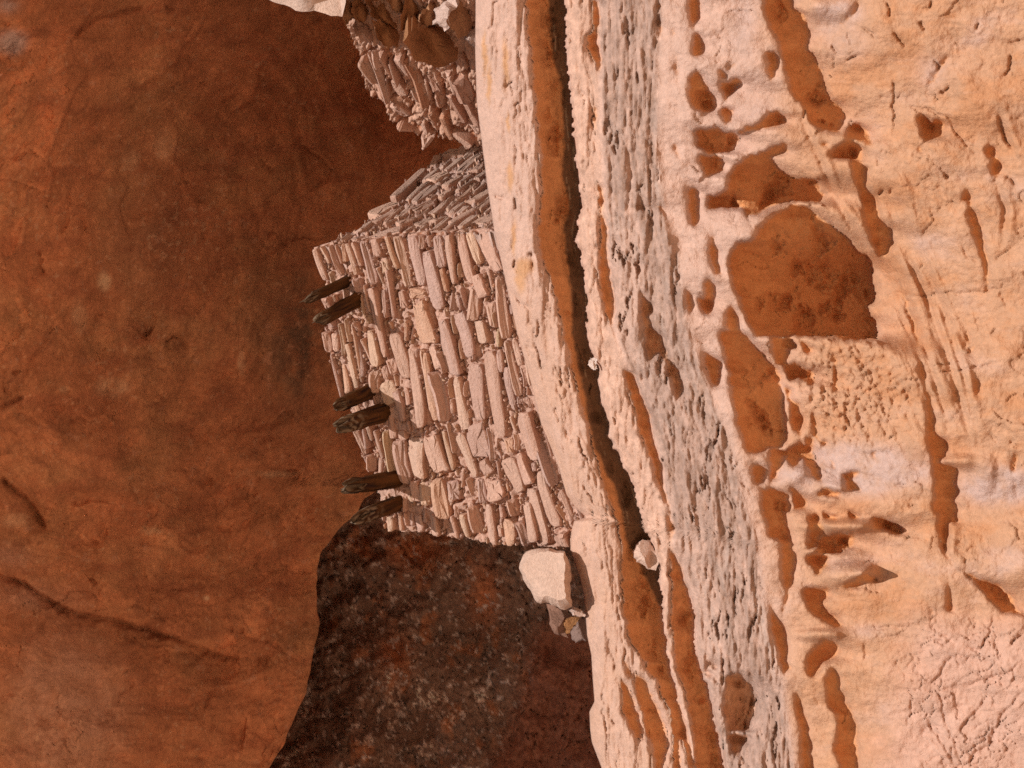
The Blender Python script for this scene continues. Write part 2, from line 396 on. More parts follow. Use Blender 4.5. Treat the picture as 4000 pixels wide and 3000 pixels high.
# random pits of the banded rock
pit = (fbm(V * 9, PY / 150, 77, 5, .65) + .5 * fbm(PX / 200, PY / 400, 78, 2) > 0.56) & (band > 0.6)
hid[(hid == 0) & pit] = len(H) + 1
H.append(([], 1.2, 0.6, 0.2))
par = np.array([[0, 0, 0]] + [[h[1], h[2], h[3]] for h in H])
inside = hid > 0
dx = (PX[:, 1] - PX[:, 0])
T = np.zeros(PX.shape); Rm = np.zeros(PX.shape)
for j in range(1, NX): T[:, j] = np.where(inside[:, j], T[:, j - 1] + dx, 0)
for j in range(NX - 2, -1, -1): Rm[:, j] = np.where(inside[:, j], Rm[:, j + 1] + dx, 0)
D = np.zeros(PX.shape)
carry = np.zeros(NQ); start = np.zeros(NQ)
for j in range(1, NX):
    ins = inside[:, j]
    first = ins & ~inside[:, j - 1]
    start = np.where(first, carry, start)
    p = par[hid[:, j]]
    W = T[:, j] + Rm[:, j]
    s = np.clip(T[:, j] / (W + 1e-6), 0, 1)
    din = start + KSUN * (p[:, 0] * T[:, j] + p[:, 2] * W * 3.2 * s ** .45 * (1 - s) ** 1.1)
    ex = ~ins & inside[:, j - 1]
    pp = par[hid[:, j - 1]]
    carry = np.where(ex, np.minimum(start * 0.8 + KSUN * T[:, j - 1] * pp[:, 1], 0.9), carry)
    carry = np.where(ins, carry, carry * np.exp(-dx / np.where(PX[:, j] > e5[:, j], 330, 140)))
    out_ = (~ins).astype(float)
    cs = carry * out_
    num = cs.copy(); den = out_.copy()
    for k_, wk in ((1, .8), (2, .4)):
        num[k_:] += wk * cs[:-k_]; num[:-k_] += wk * cs[k_:]; den[k_:] += wk * out_[:-k_]; den[:-k_] += wk * out_[k_:]
    carry = np.where(ins, carry, num / np.maximum(den, 1e-6))
    D[:, j] = np.where(ins, din, carry)
D = np.where(np.abs(D - blur(D, 2.0)) > 0.08, D, blur(D, 1.0))
D = blur(D, 0.6)
D += .045 * blur((inside & (hid != len(H)) & (hid != 1)).astype(float), 2.6) + .03 * blur((hid == 1).astype(float), 2.5)
# the back of a hollow is smoother than its rim
insf = inside.astype(float)
num = blur(D * insf, 6.0); den = blur(insf, 6.0)
D = np.where(inside, D + (num / np.maximum(den, 1e-4) - D) * sstep(25, 130, T), D)
dfl = D.copy()
D += inside * sstep(10, 80, T) * sstep(0, 60, Rm) * (.11 * fbm(PX / 90, PY / 120, 55, 5, .6) + .12 * (ridged(PX / 190, PY / 240, 56, 3) - .6))
D = np.where(inside & (T > 12), np.maximum(D, dfl - KSUN * .5 * np.minimum(T, Rm) * par[hid][..., 2]), D)
# slab rounding at the lip, and rock relief
u0 = (PX - e0)
D += 0.16 * np.exp(-np.clip(u0, 0, None) / 38)
ledge_ = (V < .47) & ~inside
edge_ = np.exp(-np.clip(e1 - PX, 0, None) / 34) * (PX < e1 + 4)
D += ledge_ * (.010 * (ridged(PX / 34, PY / 520, 171, 3, .6) - .5) + .012 * fbm(PX / 40, PY / 240, 172, 5, .62)) + edge_ * ledge_ * (.012 * fbm(PX / 22, PY / 60, 173, 4, .6) + .01)
stepz = fbm(PX / 70, PY / 420, 174, 3)
D += ledge_ * .010 * (sstep(.02, .05, stepz) + sstep(-.32, -.29, stepz))
bed = fbm(V * 30, PY / 260, 21, 5, 0.6)
bed2 = ridged(V * 55, PY / 150, 25, 3)
D += (1 - sstep(0.97, 1.05, V)) * (0.010 * bed + 0.006 * fbm(PX / 24, PY / 60, 4, 4, .6))
clump = sstep(-.25, .45, fbm(PX / 170, PY / 330, 161, 3))
D += band * (.036 * fbm(PX / 60, PY / 330, 162, 6, .6) + .007 * fbm(PX / 12, PY / 55, 163, 3, .6) - .012 * ridged(PX / 32, PY / 420, 164, 3) + .05 * sstep(.22, .5, fbm(PX / 45, PY / 150, 165, 5, .62)) * clump)
far = sstep(0.97, 1.05, V)
D += far * (0.06 * fbm(PX / 420, PY / 300, 51, 3) + 0.022 * fbm(PX / 150, PY / 110, 52, 4, .5) + 0.0045 * fbm(PX / 20, PY / 18, 53, 3, .6)
            + 0.0016 * vnoise(PX / 240, PY / 15, 54))
# rough knobbly ground right of the big hollow, and crackled pink rock low left
rough = np.exp(-(((PX - 3330) / 230) ** 2 + ((PY - 1540) / 210) ** 2) ** 2) * far
D += rough * (0.035 * ridged(PX / 46, PY / 38, 61, 3) + 0.02 * fbm(PX / 22, PY / 22, 62, 3))
fl1, fl2, fid = cells(PX / 60 + .4 * fbm(PX / 70, PY / 70, 64, 2), PY / 36, 63)
crk = sstep(3450, 3650, PX + .3 * (PY - 2600)) * sstep(2330, 2500, PY + .15 * (3700 - PX)) * (1 - sstep(.02, .10, fl2 - fl1))
crk *= sstep(0.0, 0.25, fbm(PX / 260, PY / 200, 66, 3) + .12)
D += 0.016 * crk
fl1, fl2, fid = cells(PX / 130 + .8 * fbm(PX / 140, PY / 140, 67, 3), PY / 100 + .6 * fbm(PX / 120, PY / 120, 68, 3), 69)
D += far * 0.020 * (fid - .5) * sstep(.1, .5, fbm(PX / 300, PY / 300, 70, 2) + .35)
fl1, fl2, fid = cells(PX / 58 + .8 * fbm(PX / 60, PY / 60, 71, 3), PY / 44 + .6 * fbm(PX / 60, PY / 60, 72, 3), 73)
D += far * 0.006 * (fid - .5) * sstep(.05, .4, fbm(PX / 240, PY / 260, 74, 2) + .2)
al_ = .42 * (PX - 3300) + .91 * (PY - 1000); ac_ = .91 * (PX - 3300) - .42 * (PY - 1000)
flz = np.exp(-(((PX - 3480) / 330) ** 2 + ((PY - 1250) / 620) ** 2) ** 2) * far
D += flz * (.040 * ridged(ac_ / 120 + .3 * fbm(al_ / 300, ac_ / 200, 151, 2), al_ / 1100, 152, 3) + .012 * fbm(ac_ / 22, al_ / 420, 153, 3))
# long flutes running down the right half of the face
fl = [P(2600, 950, 1.58, [(1390, 0), (1500, 330), (1600, 640), (1700, 960), (1760, 1180)]), P(2600, 950, 1.58, [(1480, 60), (1600, 300), (1740, 700), (1830, 1000), (1880, 1200)]),
      P(2600, 950, 1.58, [(1560, 60), (1700, 400), (1830, 800), (1930, 1200)]), P(2600, 0, 1.58, [(800, 640), (960, 1000), (1060, 1250), (1200, 1480), (1400, 1800)]),
      P(2600, 0, 1.58, [(2040, 1120), (2100, 1300), (2080, 1500)]), P(2600, 0, 1.58, [(2060, 700), (2110, 860), (2150, 930)]),
      P(2600, 1950, 1.58, [(1740, 100), (1730, 330), (1780, 400)])]
for pl in fl:
    m, d, sd, al = polyline_field(PX, PY, pl, 60)
    D[m] += (0.035 * np.exp(-(d / 14) ** 2) - 0.03 * np.exp(-((d * sd + 24) / 20) ** 2)) * np.sin(np.pi * np.clip(al, .02, .98)) ** .5
# cracks: (points, depth, half width)
CR = []
def crack(o, sc, pts, dep=.028, wd=5.5): CR.append((P(o[0], o[1], sc, pts), dep, wd))
for pts in [[(1365, 10), (1385, 60), (1370, 100)], [(1570, 130), (1600, 190)], [(1210, 160), (1260, 200), (1310, 240)], [(1405, 480), (1410, 600), (1410, 860)],
            [(1415, 190), (1450, 250), (1470, 290)], [(2120, 270), (2160, 255), (2210, 250)], [(2060, 700), (2070, 780), (2110, 880), (2140, 920)],
            [(1520, 660), (1640, 680), (1760, 740), (1810, 840), (1860, 890), (1930, 915)], [(1690, 580), (1760, 540)], [(2130, 330), (2130, 400), (2090, 480)],
            [(1640, 0), (1630, 60)], [(1930, 130), (1920, 180)], [(1310, 1200), (1350, 1180)], [(1385, 1160), (1390, 1200)], [(1730, 1070), (1755, 1100)],
            [(1030, 280), (1060, 340)], [(1120, 370), (1190, 340)], [(1660, 370), (1690, 420)], [(850, 670), (855, 740)], [(2100, 1070), (2160, 1150)]]:
    crack(r1, s1, pts)
for pts in [[(1290, 345), (1420, 310), (1560, 330), (1700, 310), (1950, 300), (2070, 280), (2085, 230)], [(1610, 805), (1800, 790), (1950, 760), (2040, 730)],
            [(1450, 860), (1520, 840), (1590, 830)], [(1820, 0), (1870, 90), (1930, 110)], [(2070, 300), (2100, 400)], [(1380, 1210), (1400, 1180)], [(1500, 1620), (1560, 1610)],
            [(1410, 1480), (1480, 1500)], [(2120, 1200), (2160, 1250), (2200, 1260)], [(1140, 1060), (1150, 1100)], [(1990, 1180), (2060, 1230)], [(2000, 560), (2040, 530)]]:
    crack(r2, s1, pts, .018, 5)
for pts in [[(1620, 1350), (1640, 1420), (1700, 1480), (1760, 1580), (1800, 1659)], [(1690, 1170), (1710, 1290), (1740, 1400), (1830, 1640)],
            [(1630, 1145), (1700, 1080), (1730, 1000), (1790, 960)], [(1800, 1150), (1900, 1140), (2000, 1100), (2140, 1060), (2200, 1000)], [(1990, 1180), (1950, 1280), (1880, 1340), (1820, 1420)],
            [(2000, 1540), (2030, 1420), (2100, 1300), (2210, 1180)], [(1880, 1650), (1900, 1560), (2000, 1530)], [(2120, 900), (2200, 830)], [(2030, 690), (2000, 830), (1940, 930), (1850, 900)],
            [(1650, 850), (1720, 900), (1780, 870)], [(1930, 760), (1900, 800)], [(1600, 1410), (1600, 1430)], [(1240, 800), (1400, 790), (1510, 800)], [(1420, 990), (1420, 1030)],
            [(1220, 880), (1230, 1000)], [(680, 1340), (690, 1500)], [(1510, 1230), (1520, 1300)]]:
    crack(r3, s1, pts, .017, 5.5)
for pts in [[(235, 235), (265, 240)], [(400, 740), (440, 720)], [(310, 1460), (312, 1560)], [(470, 930), (510, 890)], [(290, 30), (340, 0)]]:
    crack((1800, 0), 2.212, pts, .02, 4)
for pts in [[(240, 700), (238, 770)], [(245, 980), (300, 1080), (370, 1130)], [(60, 145), (165, 165)], [(240, 155), (270, 270)], [(420, 1420), (480, 1600)], [(370, 660), (410, 640)]]:
    crack((1900, 700), 2.212, pts, .035, 5)
for pts in [[(570, 680), (600, 800), (680, 920)], [(230, 0), (260, 90)], [(620, 1060), (680, 1180)], [(930, 1430), (995, 1432)], [(600, 1080), (740, 1290)]]:
    crack((2000, 1400), 2.212, pts, .025, 4)
rc = np.random.default_rng(77)
for k in range(80):
    y0_ = rc.uniform(0, 3000); v0 = rc.choice([rc.uniform(.02, .33), rc.uniform(.36, .47), rc.uniform(.5, 1.0)], p=[.55, .2, .25])
    ln = rc.uniform(25, 110); a_, b_, c_ = (float(line_at(e, y0_)) for e in (E0, E3, E5))
    xx = a_ + (b_ - a_) * v0 / .35 if v0 < .35 else b_ + (c_ - b_) * (v0 - .35) / .65
    sl0 = (float(line_at(E3, y0_ + 60)) - float(line_at(E3, y0_ - 60))) / 120
    CR.append(([(xx + sl0 * t * ln + rc.normal(0, 3), y0_ + t * ln) for t in (-.5, -.2, .15, .5)], rc.uniform(.010, .028), rc.uniform(2.5, 4.5)))
for k in range(60):
    x0_, y0_ = rc.uniform(2750, 4050), rc.uniform(-50, 3050); an = rc.uniform(0, math.pi); ln = rc.uniform(18, 75)
    CR.append(([(x0_ + math.cos(an) * t * ln + rc.normal(0, 5), y0_ + math.sin(an) * t * ln + rc.normal(0, 5)) for t in (-.5, -.15, .2, .5)], rc.uniform(.008, .02), rc.uniform(2.5, 4.5)))
for pts, dep, wd in CR:
    pl = np.array(pts)
    m, d, sd, al = polyline_field(wx, wy, pl, 40)
    D[m] += dep * np.exp(-(d / wd) ** 2) * np.clip(np.sin(np.pi * np.clip(al, .03, .97)) * 2, 0, 1) + 0.25 * dep * sstep(-6, 6, d * sd) * np.exp(-d / 14)
# soft knob ribs that stand out from the lower face
for (cx, cy, rx, ry, h) in [(3290, 2055, 130, 26, .20), (3300, 2240, 90, 42, .16), (3390, 2242, 40, 34, .12), (3200, 2480, 90, 22, .09), (3130, 2060, 45, 60, .06),
                            (3090, 1850, 60, 50, .05), (3760, 1800, 60, 22, .05), (3850, 1850, 40, 90, .05), (3240, 1920, 60, 40, .04), (3160, 30, 70, 60, .04), (3240, 40, 90, 50, .05)]:
    D -= h * np.exp(-(((PX - cx) / rx) ** 2 + ((PY - cy) / ry) ** 2) ** 1.5)

XYZ = on_plane(PX, PY, -0.20 + D, TB)

# ---- rock colour (with shade and bounce tones painted into the hollows)
c = np.zeros(PX.shape + (3,)) + PALE
n1 = fbm(PX / 330, PY / 210, 81, 5, .55); n2 = fbm(PX / 90, PY / 70, 82, 4, .6); n3 = fbm(V * 24, PY / 160, 83, 5, .6)
c = mixc(c, TAN, far * sstep(2780, 3250, PX + 120 * n1 - .10 * (PY - 1500) * 0) * sstep(-.75, .25, n1 + .35))
c = mixc(c, np.array([.51, .24, .115]), far * sstep(-.05, .6, n1 + .5 * n2 + .12 * np.sin(PX / 260)) * .75 * sstep(3050, 3350, PX))
c = mixc(c, PINK, far * sstep(3350, 3650, PX + 60 * n2 + .25 * (PY - 2700)) * sstep(2300, 2520, PY + 60 * n1 - .1 * (PX - 3700)) * .85)
mv = np.exp(-(((PX - 3330) / 330) ** 2 + ((PY - 1835) / 105) ** 2) ** 2) + np.exp(-(((PX - 3900) / 160) ** 2 + ((PY - 1900) / 80) ** 2) ** 2) \
    + .8 * np.exp(-(((PX - 2900) / 60) ** 2 + ((PY - 110) / 130) ** 2)) + .7 * np.exp(-(((PX - 2950) / 80) ** 2 + ((PY - 440) / 60) ** 2)) \
    + .7 * np.exp(-(((PX - 3280) / 100) ** 2 + ((PY - 50) / 60) ** 2) ** 2) + .6 * np.exp(-(((PX - 3300) / 90) ** 2 + ((PY - 170) / 60) ** 2)) \
    + .6 * np.exp(-(((PX - 3640) / 60) ** 2 + ((PY - 280) / 70) ** 2)) + .5 * np.exp(-(((PX - 3400) / 80) ** 2 + ((PY - 2465) / 30) ** 2))
c = mixc(c, MAUVE, np.clip(mv * (1 + .8 * n2), 0, 1) * .9 * far)
c = mixc(c, PALE * 1.04, far * sstep(.35, .6, fbm(PX / 150, PY / 22, 85, 4)) * .12)
# banded rock: grey-brown with pale and dark beds
c = mixc(c, BANDC, band * np.clip(.85 + .5 * n3, 0, 1))
c = mixc(c, np.array([.30, .185, .135]), band * sstep(.12, .5, n3) * .7)
c = mixc(c, np.array([.33, .20, .14]), band * sstep(.15, .5, fbm(PX / 40, PY / 120, 90, 5, .65)) * .65)
c = mixc(c, PALE * .95, band * sstep(.05, .45, fbm(V * 9, PY / 700, 86, 4, .5) + .25 * sstep(.8, .5, V) - .1 * sstep(.6, .85, V)) * .65)
c = mixc(c, np.array([.43, .315, .26]), band * sstep(.2, .6, fbm(V * 9 + 3, PY / 260, 87, 4, .6)) * .5)
# orange wear patches on the ledge slab
lp = (V < .35)
op = 0
for (cx, cy, rx, ry) in [(1975, 250, 13, 95), (1893, 210, 10, 90), (1910, 330, 9, 80), (1993, 690, 12, 60), (2050, 1040, 42, 32), (2036, 1090, 20, 60), (2010, 930, 10, 70), (1985, 480, 7, 40), (2600, 250, 0.1, .1)]:
    op = op + np.exp(-(((PX + 6 * n2 * 2 - cx) / rx) ** 2 + ((PY - cy) / ry) ** 2) ** 2)
c = mixc(c, np.array([.55, .30, .16]), np.clip(op, 0, 1) * lp)
c = mixc(c, TAN, lp * sstep(900, 1400, PY) * .28 * (1 + n3)[...])
c = mixc(c, TAN * 1.02, sstep(.35, .36, V) * (1 - sstep(.47, .5, V)) * .25)
# redder rock inside hollows, with the orange bounce light of their shade painted in
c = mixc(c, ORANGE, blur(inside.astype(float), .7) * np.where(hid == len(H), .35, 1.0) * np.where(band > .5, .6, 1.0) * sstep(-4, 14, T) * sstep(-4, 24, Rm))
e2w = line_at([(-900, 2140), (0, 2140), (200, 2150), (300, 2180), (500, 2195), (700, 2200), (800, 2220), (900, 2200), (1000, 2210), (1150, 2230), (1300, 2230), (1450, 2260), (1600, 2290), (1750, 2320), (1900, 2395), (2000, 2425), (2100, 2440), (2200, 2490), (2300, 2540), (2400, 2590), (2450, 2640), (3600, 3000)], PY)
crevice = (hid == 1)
c = mixc(c, np.array([.12, .07, .045]), crevice * sstep(-4, 12, PX - e2w + 12 * n2) * .85)  # dark tone paints in the deep shade of the crevice
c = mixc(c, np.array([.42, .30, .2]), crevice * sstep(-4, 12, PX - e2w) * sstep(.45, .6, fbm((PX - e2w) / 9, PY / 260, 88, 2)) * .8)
c *= (1 + .10 * n2 + .06 * fbm(PX / 26, PY / 26, 89, 3))[..., None]
c = np.clip(c, .02, .9)

# ledge top running back into the alcove
lip = XYZ[:, 0, :]
back = np.stack([lip + np.array([0, d, 0.0]) + np.array([0, 0, -.03 * (d > 0)]) for d in (7.0, 3.5, 1.5, .6, .25, .08)], 1)
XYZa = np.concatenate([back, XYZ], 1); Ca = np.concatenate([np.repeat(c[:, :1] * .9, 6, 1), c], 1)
Va = np.concatenate([np.zeros((NQ, 6)), V], 1)
fa = grid_faces(NQ, NX + 6)
vm = Va[:-1, 1:].reshape(-1)
def piece(name, m, material):
    v_, c_, f_ = compact(XYZa.reshape(-1, 3), Ca.reshape(-1, 3), fa[m])
    return new_obj(name, v_, f_[:, ::-1], c_, material, kind='structure')
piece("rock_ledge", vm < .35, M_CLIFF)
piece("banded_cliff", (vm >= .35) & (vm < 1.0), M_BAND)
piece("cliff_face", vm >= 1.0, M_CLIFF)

# ------------------------------------------------------------------ alcove ceiling
EC = [(-1500, 1900), (1840, 1800), (1900, 1500), (1950, 1420), (2000, 1395), (2050, 1340), (2150, 1255), (2230, 1236), (2300, 1235), (2400, 1240), (2440, 1247),
      (2500, 1235), (2540, 1222), (2600, 1215), (2700, 1195), (2800, 1150), (2900, 1110), (3000, 1050), (3600, 850)]
NR, NC = 960, 500
qy = np.linspace(-1700, 3600, NR)
ec = line_at(EC, qy) + 6 * fbm(qy / 60, qy * 0, 90, 3)
tc_ = np.linspace(0, 1, NC)
lo = -900
CX = np.where(tc_[None, :] < .65, lo + (780 - lo) * tc_[None, :] / .65, 780 + (ec - 780)[:, None] * (tc_[None, :] - .65) / .35)
CY = np.repeat(qy[:, None], NC, 1)
Yc = np.interp(CX, [-900, -500, 0, 400, 800, 1200, 1500, 1900], [-1.75, -1.5, -.8, .25, 1.3, 2.3, 2.9, 3.3])
Yc -= .45 * sstep(1700, 3000, CY) * (1 - .3 * sstep(0, 1200, CX))
Yc -= .25 * sstep(700, -300, CY) * sstep(900, 0, CX)
Yc -= .9 * sstep(0, -900, CY)
Yc += .22 * np.exp(-(((CX - 750) / 420) ** 2 + ((CY - 560) / 420) ** 2))
Yc += 1.3 * np.exp(-(((CX - 1450) / 520) ** 2 + ((CY - 380) / 560) ** 2)) + .26 * fbm(CX / 560, CY / 560, 91, 3) + .05 * fbm(CX / 170 + CY / 400, CY / 150, 92, 4, .55) + .010 * fbm(CX / 40, CY / 40, 93, 4, .6)
fl1, fl2, fid = cells(CX / 210 + .9 * fbm(CX / 230, CY / 230, 94, 3), CY / 170 + .9 * fbm(CX / 200, CY / 200, 95, 3), 96)
Yc += .045 * (fid - .5) * sstep(-.1, .4, fbm(CX / 400, CY / 400, 97, 2))
fidA = fid
fl1, fl2, fid = cells(CX / 70 + .7 * fbm(CX / 80, CY / 80, 98, 3), CY / 60 + .7 * fbm(CX / 80, CY / 80, 99, 3), 100)
Yc += .022 * (fid - .5) * sstep(.0, .4, fbm(CX / 300, CY / 300, 101, 2) + .1)
swx = CX + 8 * fbm(CX / 60, CY / 60, 102, 3, .4); swy = CY + 8 * fbm(CX / 60, CY / 60, 103, 3, .4)
FL = []
def flake(o, pts, step=.05, groove=.03, L=70, wd=8.5):
    pl = P(o[0], o[1], 1.58, pts)
    m, d, sd, al = polyline_field(swx, swy, pl, 220)
    fade = np.clip(np.sin(np.pi * np.clip(al, .02, .98)) * 2.2, 0, 1)
    FL.append((m, sstep(-5, 5, d * sd) * np.exp(-d / (L * 1.6)) * fade * math.copysign(min(1, abs(step) * 10), step)))
    Yc[m] += (step * .75 * sstep(-7, 7, d * sd) * np.exp(-d / L) + groove * .45 * np.exp(-(d / wd) ** 2)) * fade
a1, a2, a3 = (0, 0), (0, 950), (0, 1950)
flake(a1, [(1290, 40), (1250, 150), (1200, 230), (1130, 290), (1090, 380), (1000, 450), (900, 510), (800, 580)], -.10)
flake(a1, [(590, 30), (500, 180), (430, 250), (470, 360), (490, 420)], -.08, .06)
flake(a1, [(570, 430), (480, 530), (410, 700), (340, 850), (300, 1000), (330, 1100), (320, 1200), (280, 1260)], -.12, .03, 110)
flake(a1, [(1650, 350), (1600, 450), (1570, 600), (1500, 660), (1400, 700)], -.09)
flake(a1, [(1050, 700), (1110, 800), (1080, 980), (1130, 1080), (1150, 1160), (1220, 1250), (1300, 1280), (1370, 1270)], -.10, .08, 60, 6)
flake(a1, [(390, 1210), (440, 1270), (500, 1280), (560, 1300)], -.06, .05)
flake(a1, [(1850, 800), (1880, 900), (1980, 980), (2040, 1060), (2010, 1130), (1900, 1190)], .09, .03)
flake(a1, [(730, 960), (720, 1060), (790, 1140), (740, 1280), (780, 1420), (840, 1520)], -.05, .03)
flake(a1, [(900, 40), (700, 100), (560, 150), (450, 250)], .08, .03)
flake(a1, [(1460, 870), (1600, 980), (1720, 1080)], .05, .02)
flake(a1, [(1360, 640), (1420, 600), (1480, 590)], .05, .02)
flake(a2, [(1035, 690), (1030, 600), (1060, 575), (1130, 600), (1180, 670)], .06, .04)
flake(a2, [(880, 900), (910, 950), (980, 950), (1020, 980)], -.06, .05)
flake(a2, [(560, 1220), (560, 1160), (690, 1130), (700, 1090), (760, 1130)], -.04, .04)
flake(a2, [(410, 1610), (500, 1620), (560, 1590), (650, 1590), (720, 1620)], -.05, .04)
flake(a2, [(0, 870), (60, 930), (120, 860), (200, 700), (280, 580), (340, 480)], .05, .03)
flake(a2, [(0, 1420), (60, 1490), (150, 1560), (230, 1650), (290, 1770)], .13, .05, 60, 13)
flake(a2, [(150, 950), (0, 1040)], .04, .03)
flake(a2, [(870, 820), (950, 770), (1060, 760)], .04, .02)
flake(a3, [(-150, 430), (0, 465), (150, 510), (250, 590), (370, 660), (480, 700), (720, 740), (900, 800), (1100, 850), (1280, 930), (1410, 970), (1500, 985)], .16, .07, 120, 15)
flake(a3, [(1500, 830), (1620, 870), (1720, 910), (1870, 1010)], .03, .04)
flake(a3, [(1110, 160), (1110, 280), (1180, 330), (1250, 320), (1330, 270)], -.06, .04)
flake(a3, [(1020, 600), (1050, 555), (1170, 550), (1200, 520), (1300, 520)], .05, .04)
for pts in [[(430, 290), (520, 270), (620, 265)], [(780, 400), (830, 370), (880, 390)], [(870, 400), (890, 460), (930, 490)], [(830, 1100), (820, 1150), (750, 1210), (710, 1290)],
            [(1330, 1380), (1320, 1400), (1290, 1430)], [(220, 820), (270, 770), (320, 690)], [(220, 830), (180, 870), (140, 905)], [(0, 980), (60, 1000), (180, 1110)], [(1210, 1000), (1240, 950), (1290, 930)],
            [(650, 1620), (660, 1540), (700, 1500)], [(960, 880), (970, 940), (970, 1000)], [(800, 880), (815, 860), (830, 840)], [(1260, 1300), (1280, 1200), (1390, 1160)], [(780, 300), (830, 290)], [(1820, 880), (1840, 930)],
            [(560, 480), (600, 530)], [(400, 690), (350, 700)], [(1500, 790), (1500, 830)], [(1340, 180), (1430, 180)], [(790, 1500), (780, 1420)]]:
    flake(a3, pts, .03, .04, 40, 8.5)
rf = np.random.default_rng(31)
for k in range(110):
    x0_, y0_ = rf.uniform(0, 1350), rf.uniform(0, 3000); a0 = rf.uniform(0, 6.28); rad = rf.uniform(14, 75); spn = rf.uniform(.8, 3.4)
    pts = [(x0_ + rad * math.cos(a0 + spn * t) * rf.uniform(.85, 1.15) * 1.58 / 1.58, y0_ + rad * 1.2 * math.sin(a0 + spn * t) * rf.uniform(.85, 1.15)) for t in np.linspace(0, 1, 6)]
    flake((0, 0), [(p[0] * 1.58, p[1] * 1.58) for p in pts], rf.choice([-1, 1]) * rf.uniform(.02, .055), rf.uniform(.0, .03), rf.uniform(18, 60), 8)
# the roof stays clear of the light that reaches ledge and granary
Yc = np.maximum(Yc, -TB * (1500 - CY) / 700 - .1 - .8 * KSUN * (1750 - CX))
cc_ = np.zeros(CX.shape + (3,)) + np.array([.50, .185, .085])
m1 = fbm(CX / 380, CY / 380, 111, 4); m2 = fbm(CX / 80, CY / 80, 112, 4, .6); m3 = fbm(CX / 260 + CY / 300, CY / 90, 113, 4)
cc_ = mixc(cc_, np.array([.51, .215, .10]), sstep(-.2, .6, m1))
cc_ = mixc(cc_, np.array([.42, .145, .07]), sstep(.0, .6, m3) * .7)
cc_ *= (1 + .30 * (fidA - .5) * sstep(-.1, .4, fbm(CX / 400, CY / 400, 97, 2)) + .26 * (fid - .5) * sstep(-.1, .3, fbm(CX / 300, CY / 300, 101, 2) + .1))[..., None]
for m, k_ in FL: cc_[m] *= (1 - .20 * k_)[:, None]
rr_ = np.hypot(CX - 560, (CY - 1000) * .8) + 60 * fbm(CX / 300, CY / 300, 141, 3); ta_ = np.arctan2(CY - 1000, CX - 560)
arc = fbm(rr_ / 55, ta_ * 2.2, 142, 5, .6)
cc_ *= (1 + .26 * arc * sstep(200, 420, rr_))[..., None]
cc_ = mixc(cc_, np.array([.52, .26, .165]), np.clip(np.exp(-(((CX - 250) / 260) ** 2 + ((CY - 2800) / 330) ** 2) ** 2) + .8 * np.exp(-(((CX - 120) / 170) ** 2 + ((CY - 2330) / 60) ** 2))
             + .9 * np.exp(-(((CX - 40) / 90) ** 2 + ((CY - 2170) / 45) ** 2)), 0, 1) * .75 * (1 + .5 * m2))
cc_ = mixc(cc_, np.array([.50, .36, .32]), np.exp(-(((CX - 45) / 65) ** 2 + ((CY - 165) / 50) ** 2) ** 2) * .8 + .7 * np.exp(-(((CX - 30) / 40) ** 2 + ((CY - 20) / 30) ** 2)))
varnish_shade = np.clip(np.exp(-(((CX - 1180) / 170) ** 2 + ((CY - 1350) / 330) ** 2)) * 1.1 + .5 * np.exp(-(((CX - 560) / 160) ** 2 + ((CY - 900) / 260) ** 2)), 0, 1)
cc_ = mixc(cc_, np.array([.19, .095, .055]), varnish_shade * np.clip(.75 + .8 * m2, 0, 1))  # brown varnish patches; the dark tone also paints in the recess's shade
spots = np.clip(sstep(.40, .50, fbm(CX / 26, CY / 26, 114, 4, .6) + .25 * fbm(CX / 300, CY / 300, 115, 2) - .1 + .2 * np.exp(-(((CX - 650) / 350) ** 2 + ((CY - 850) / 420) ** 2))), 0, 1)
cc_ = mixc(cc_, np.array([.62, .33, .19]), spots * .5)
fleck = sstep(.46, .53, fbm(CX / 60, CY / 60, 117, 5, .65) + .15 * fbm(CX / 400, CY / 400, 118, 2))
cc_ = mixc(cc_, np.array([.57, .27, .16]), fleck * .5)
cc_ = mixc(cc_, np.array([.33, .12, .06]), sstep(.36, .48, fbm(CX / 120, CY / 90, 119, 5, .62)) * .45)
for (x, y, rx, ry, k) in [(405, 1100, 26, 40, 1), (310, 1235, 28, 65, .5), (945, 1415, 16, 45, .9), (440, 1515, 70, 40, .6), (590, 2075, 50, 16, .7), (805, 2335, 14, 12, .9), (60, 2035, 60, 26, .5), (640, 560, 40, 60, .4), (510, 620, 40, 40, .4), (250, 1520, 20, 15, .6), (1050, 1850, 110, 14, .5)]:
    cc_ = mixc(cc_, np.array([.66, .36, .20]), k * np.exp(-(((swx - x) / rx) ** 2 + ((swy - y) / ry) ** 2) ** 2) * np.clip(1 + m2, 0, 1.3))
cc_ *= (1 + .16 * m2 + .07 * fbm(CX / 20, CY / 20, 116, 2))[..., None]
Yc += .03 * arc * sstep(200, 420, rr_)
cv = on_plane(CX, CY, Yc, 0.0)
# the free left-hand edge of the ceiling slab turns up and back
ex = [(cv[:, -1] + np.array([0, d, hgt])) for d, hgt in ((.02, .008), (.08, .05), (.25, .19), (.8, .62), (5, 4.2))]
cv = np.concatenate([cv] + [e[:, None] for e in ex], 1); cc_ = np.concatenate([cc_] + [cc_[:, -1:]] * 5, 1)
new_obj("alcove_ceiling", cv.reshape(-1, 3), grid_faces(NR, NC + 5)[:, ::-1], np.clip(cc_ * np.array([1.06, 1.2, 1.28]), .02, .8).reshape(-1, 3), M_RED, kind='structure')

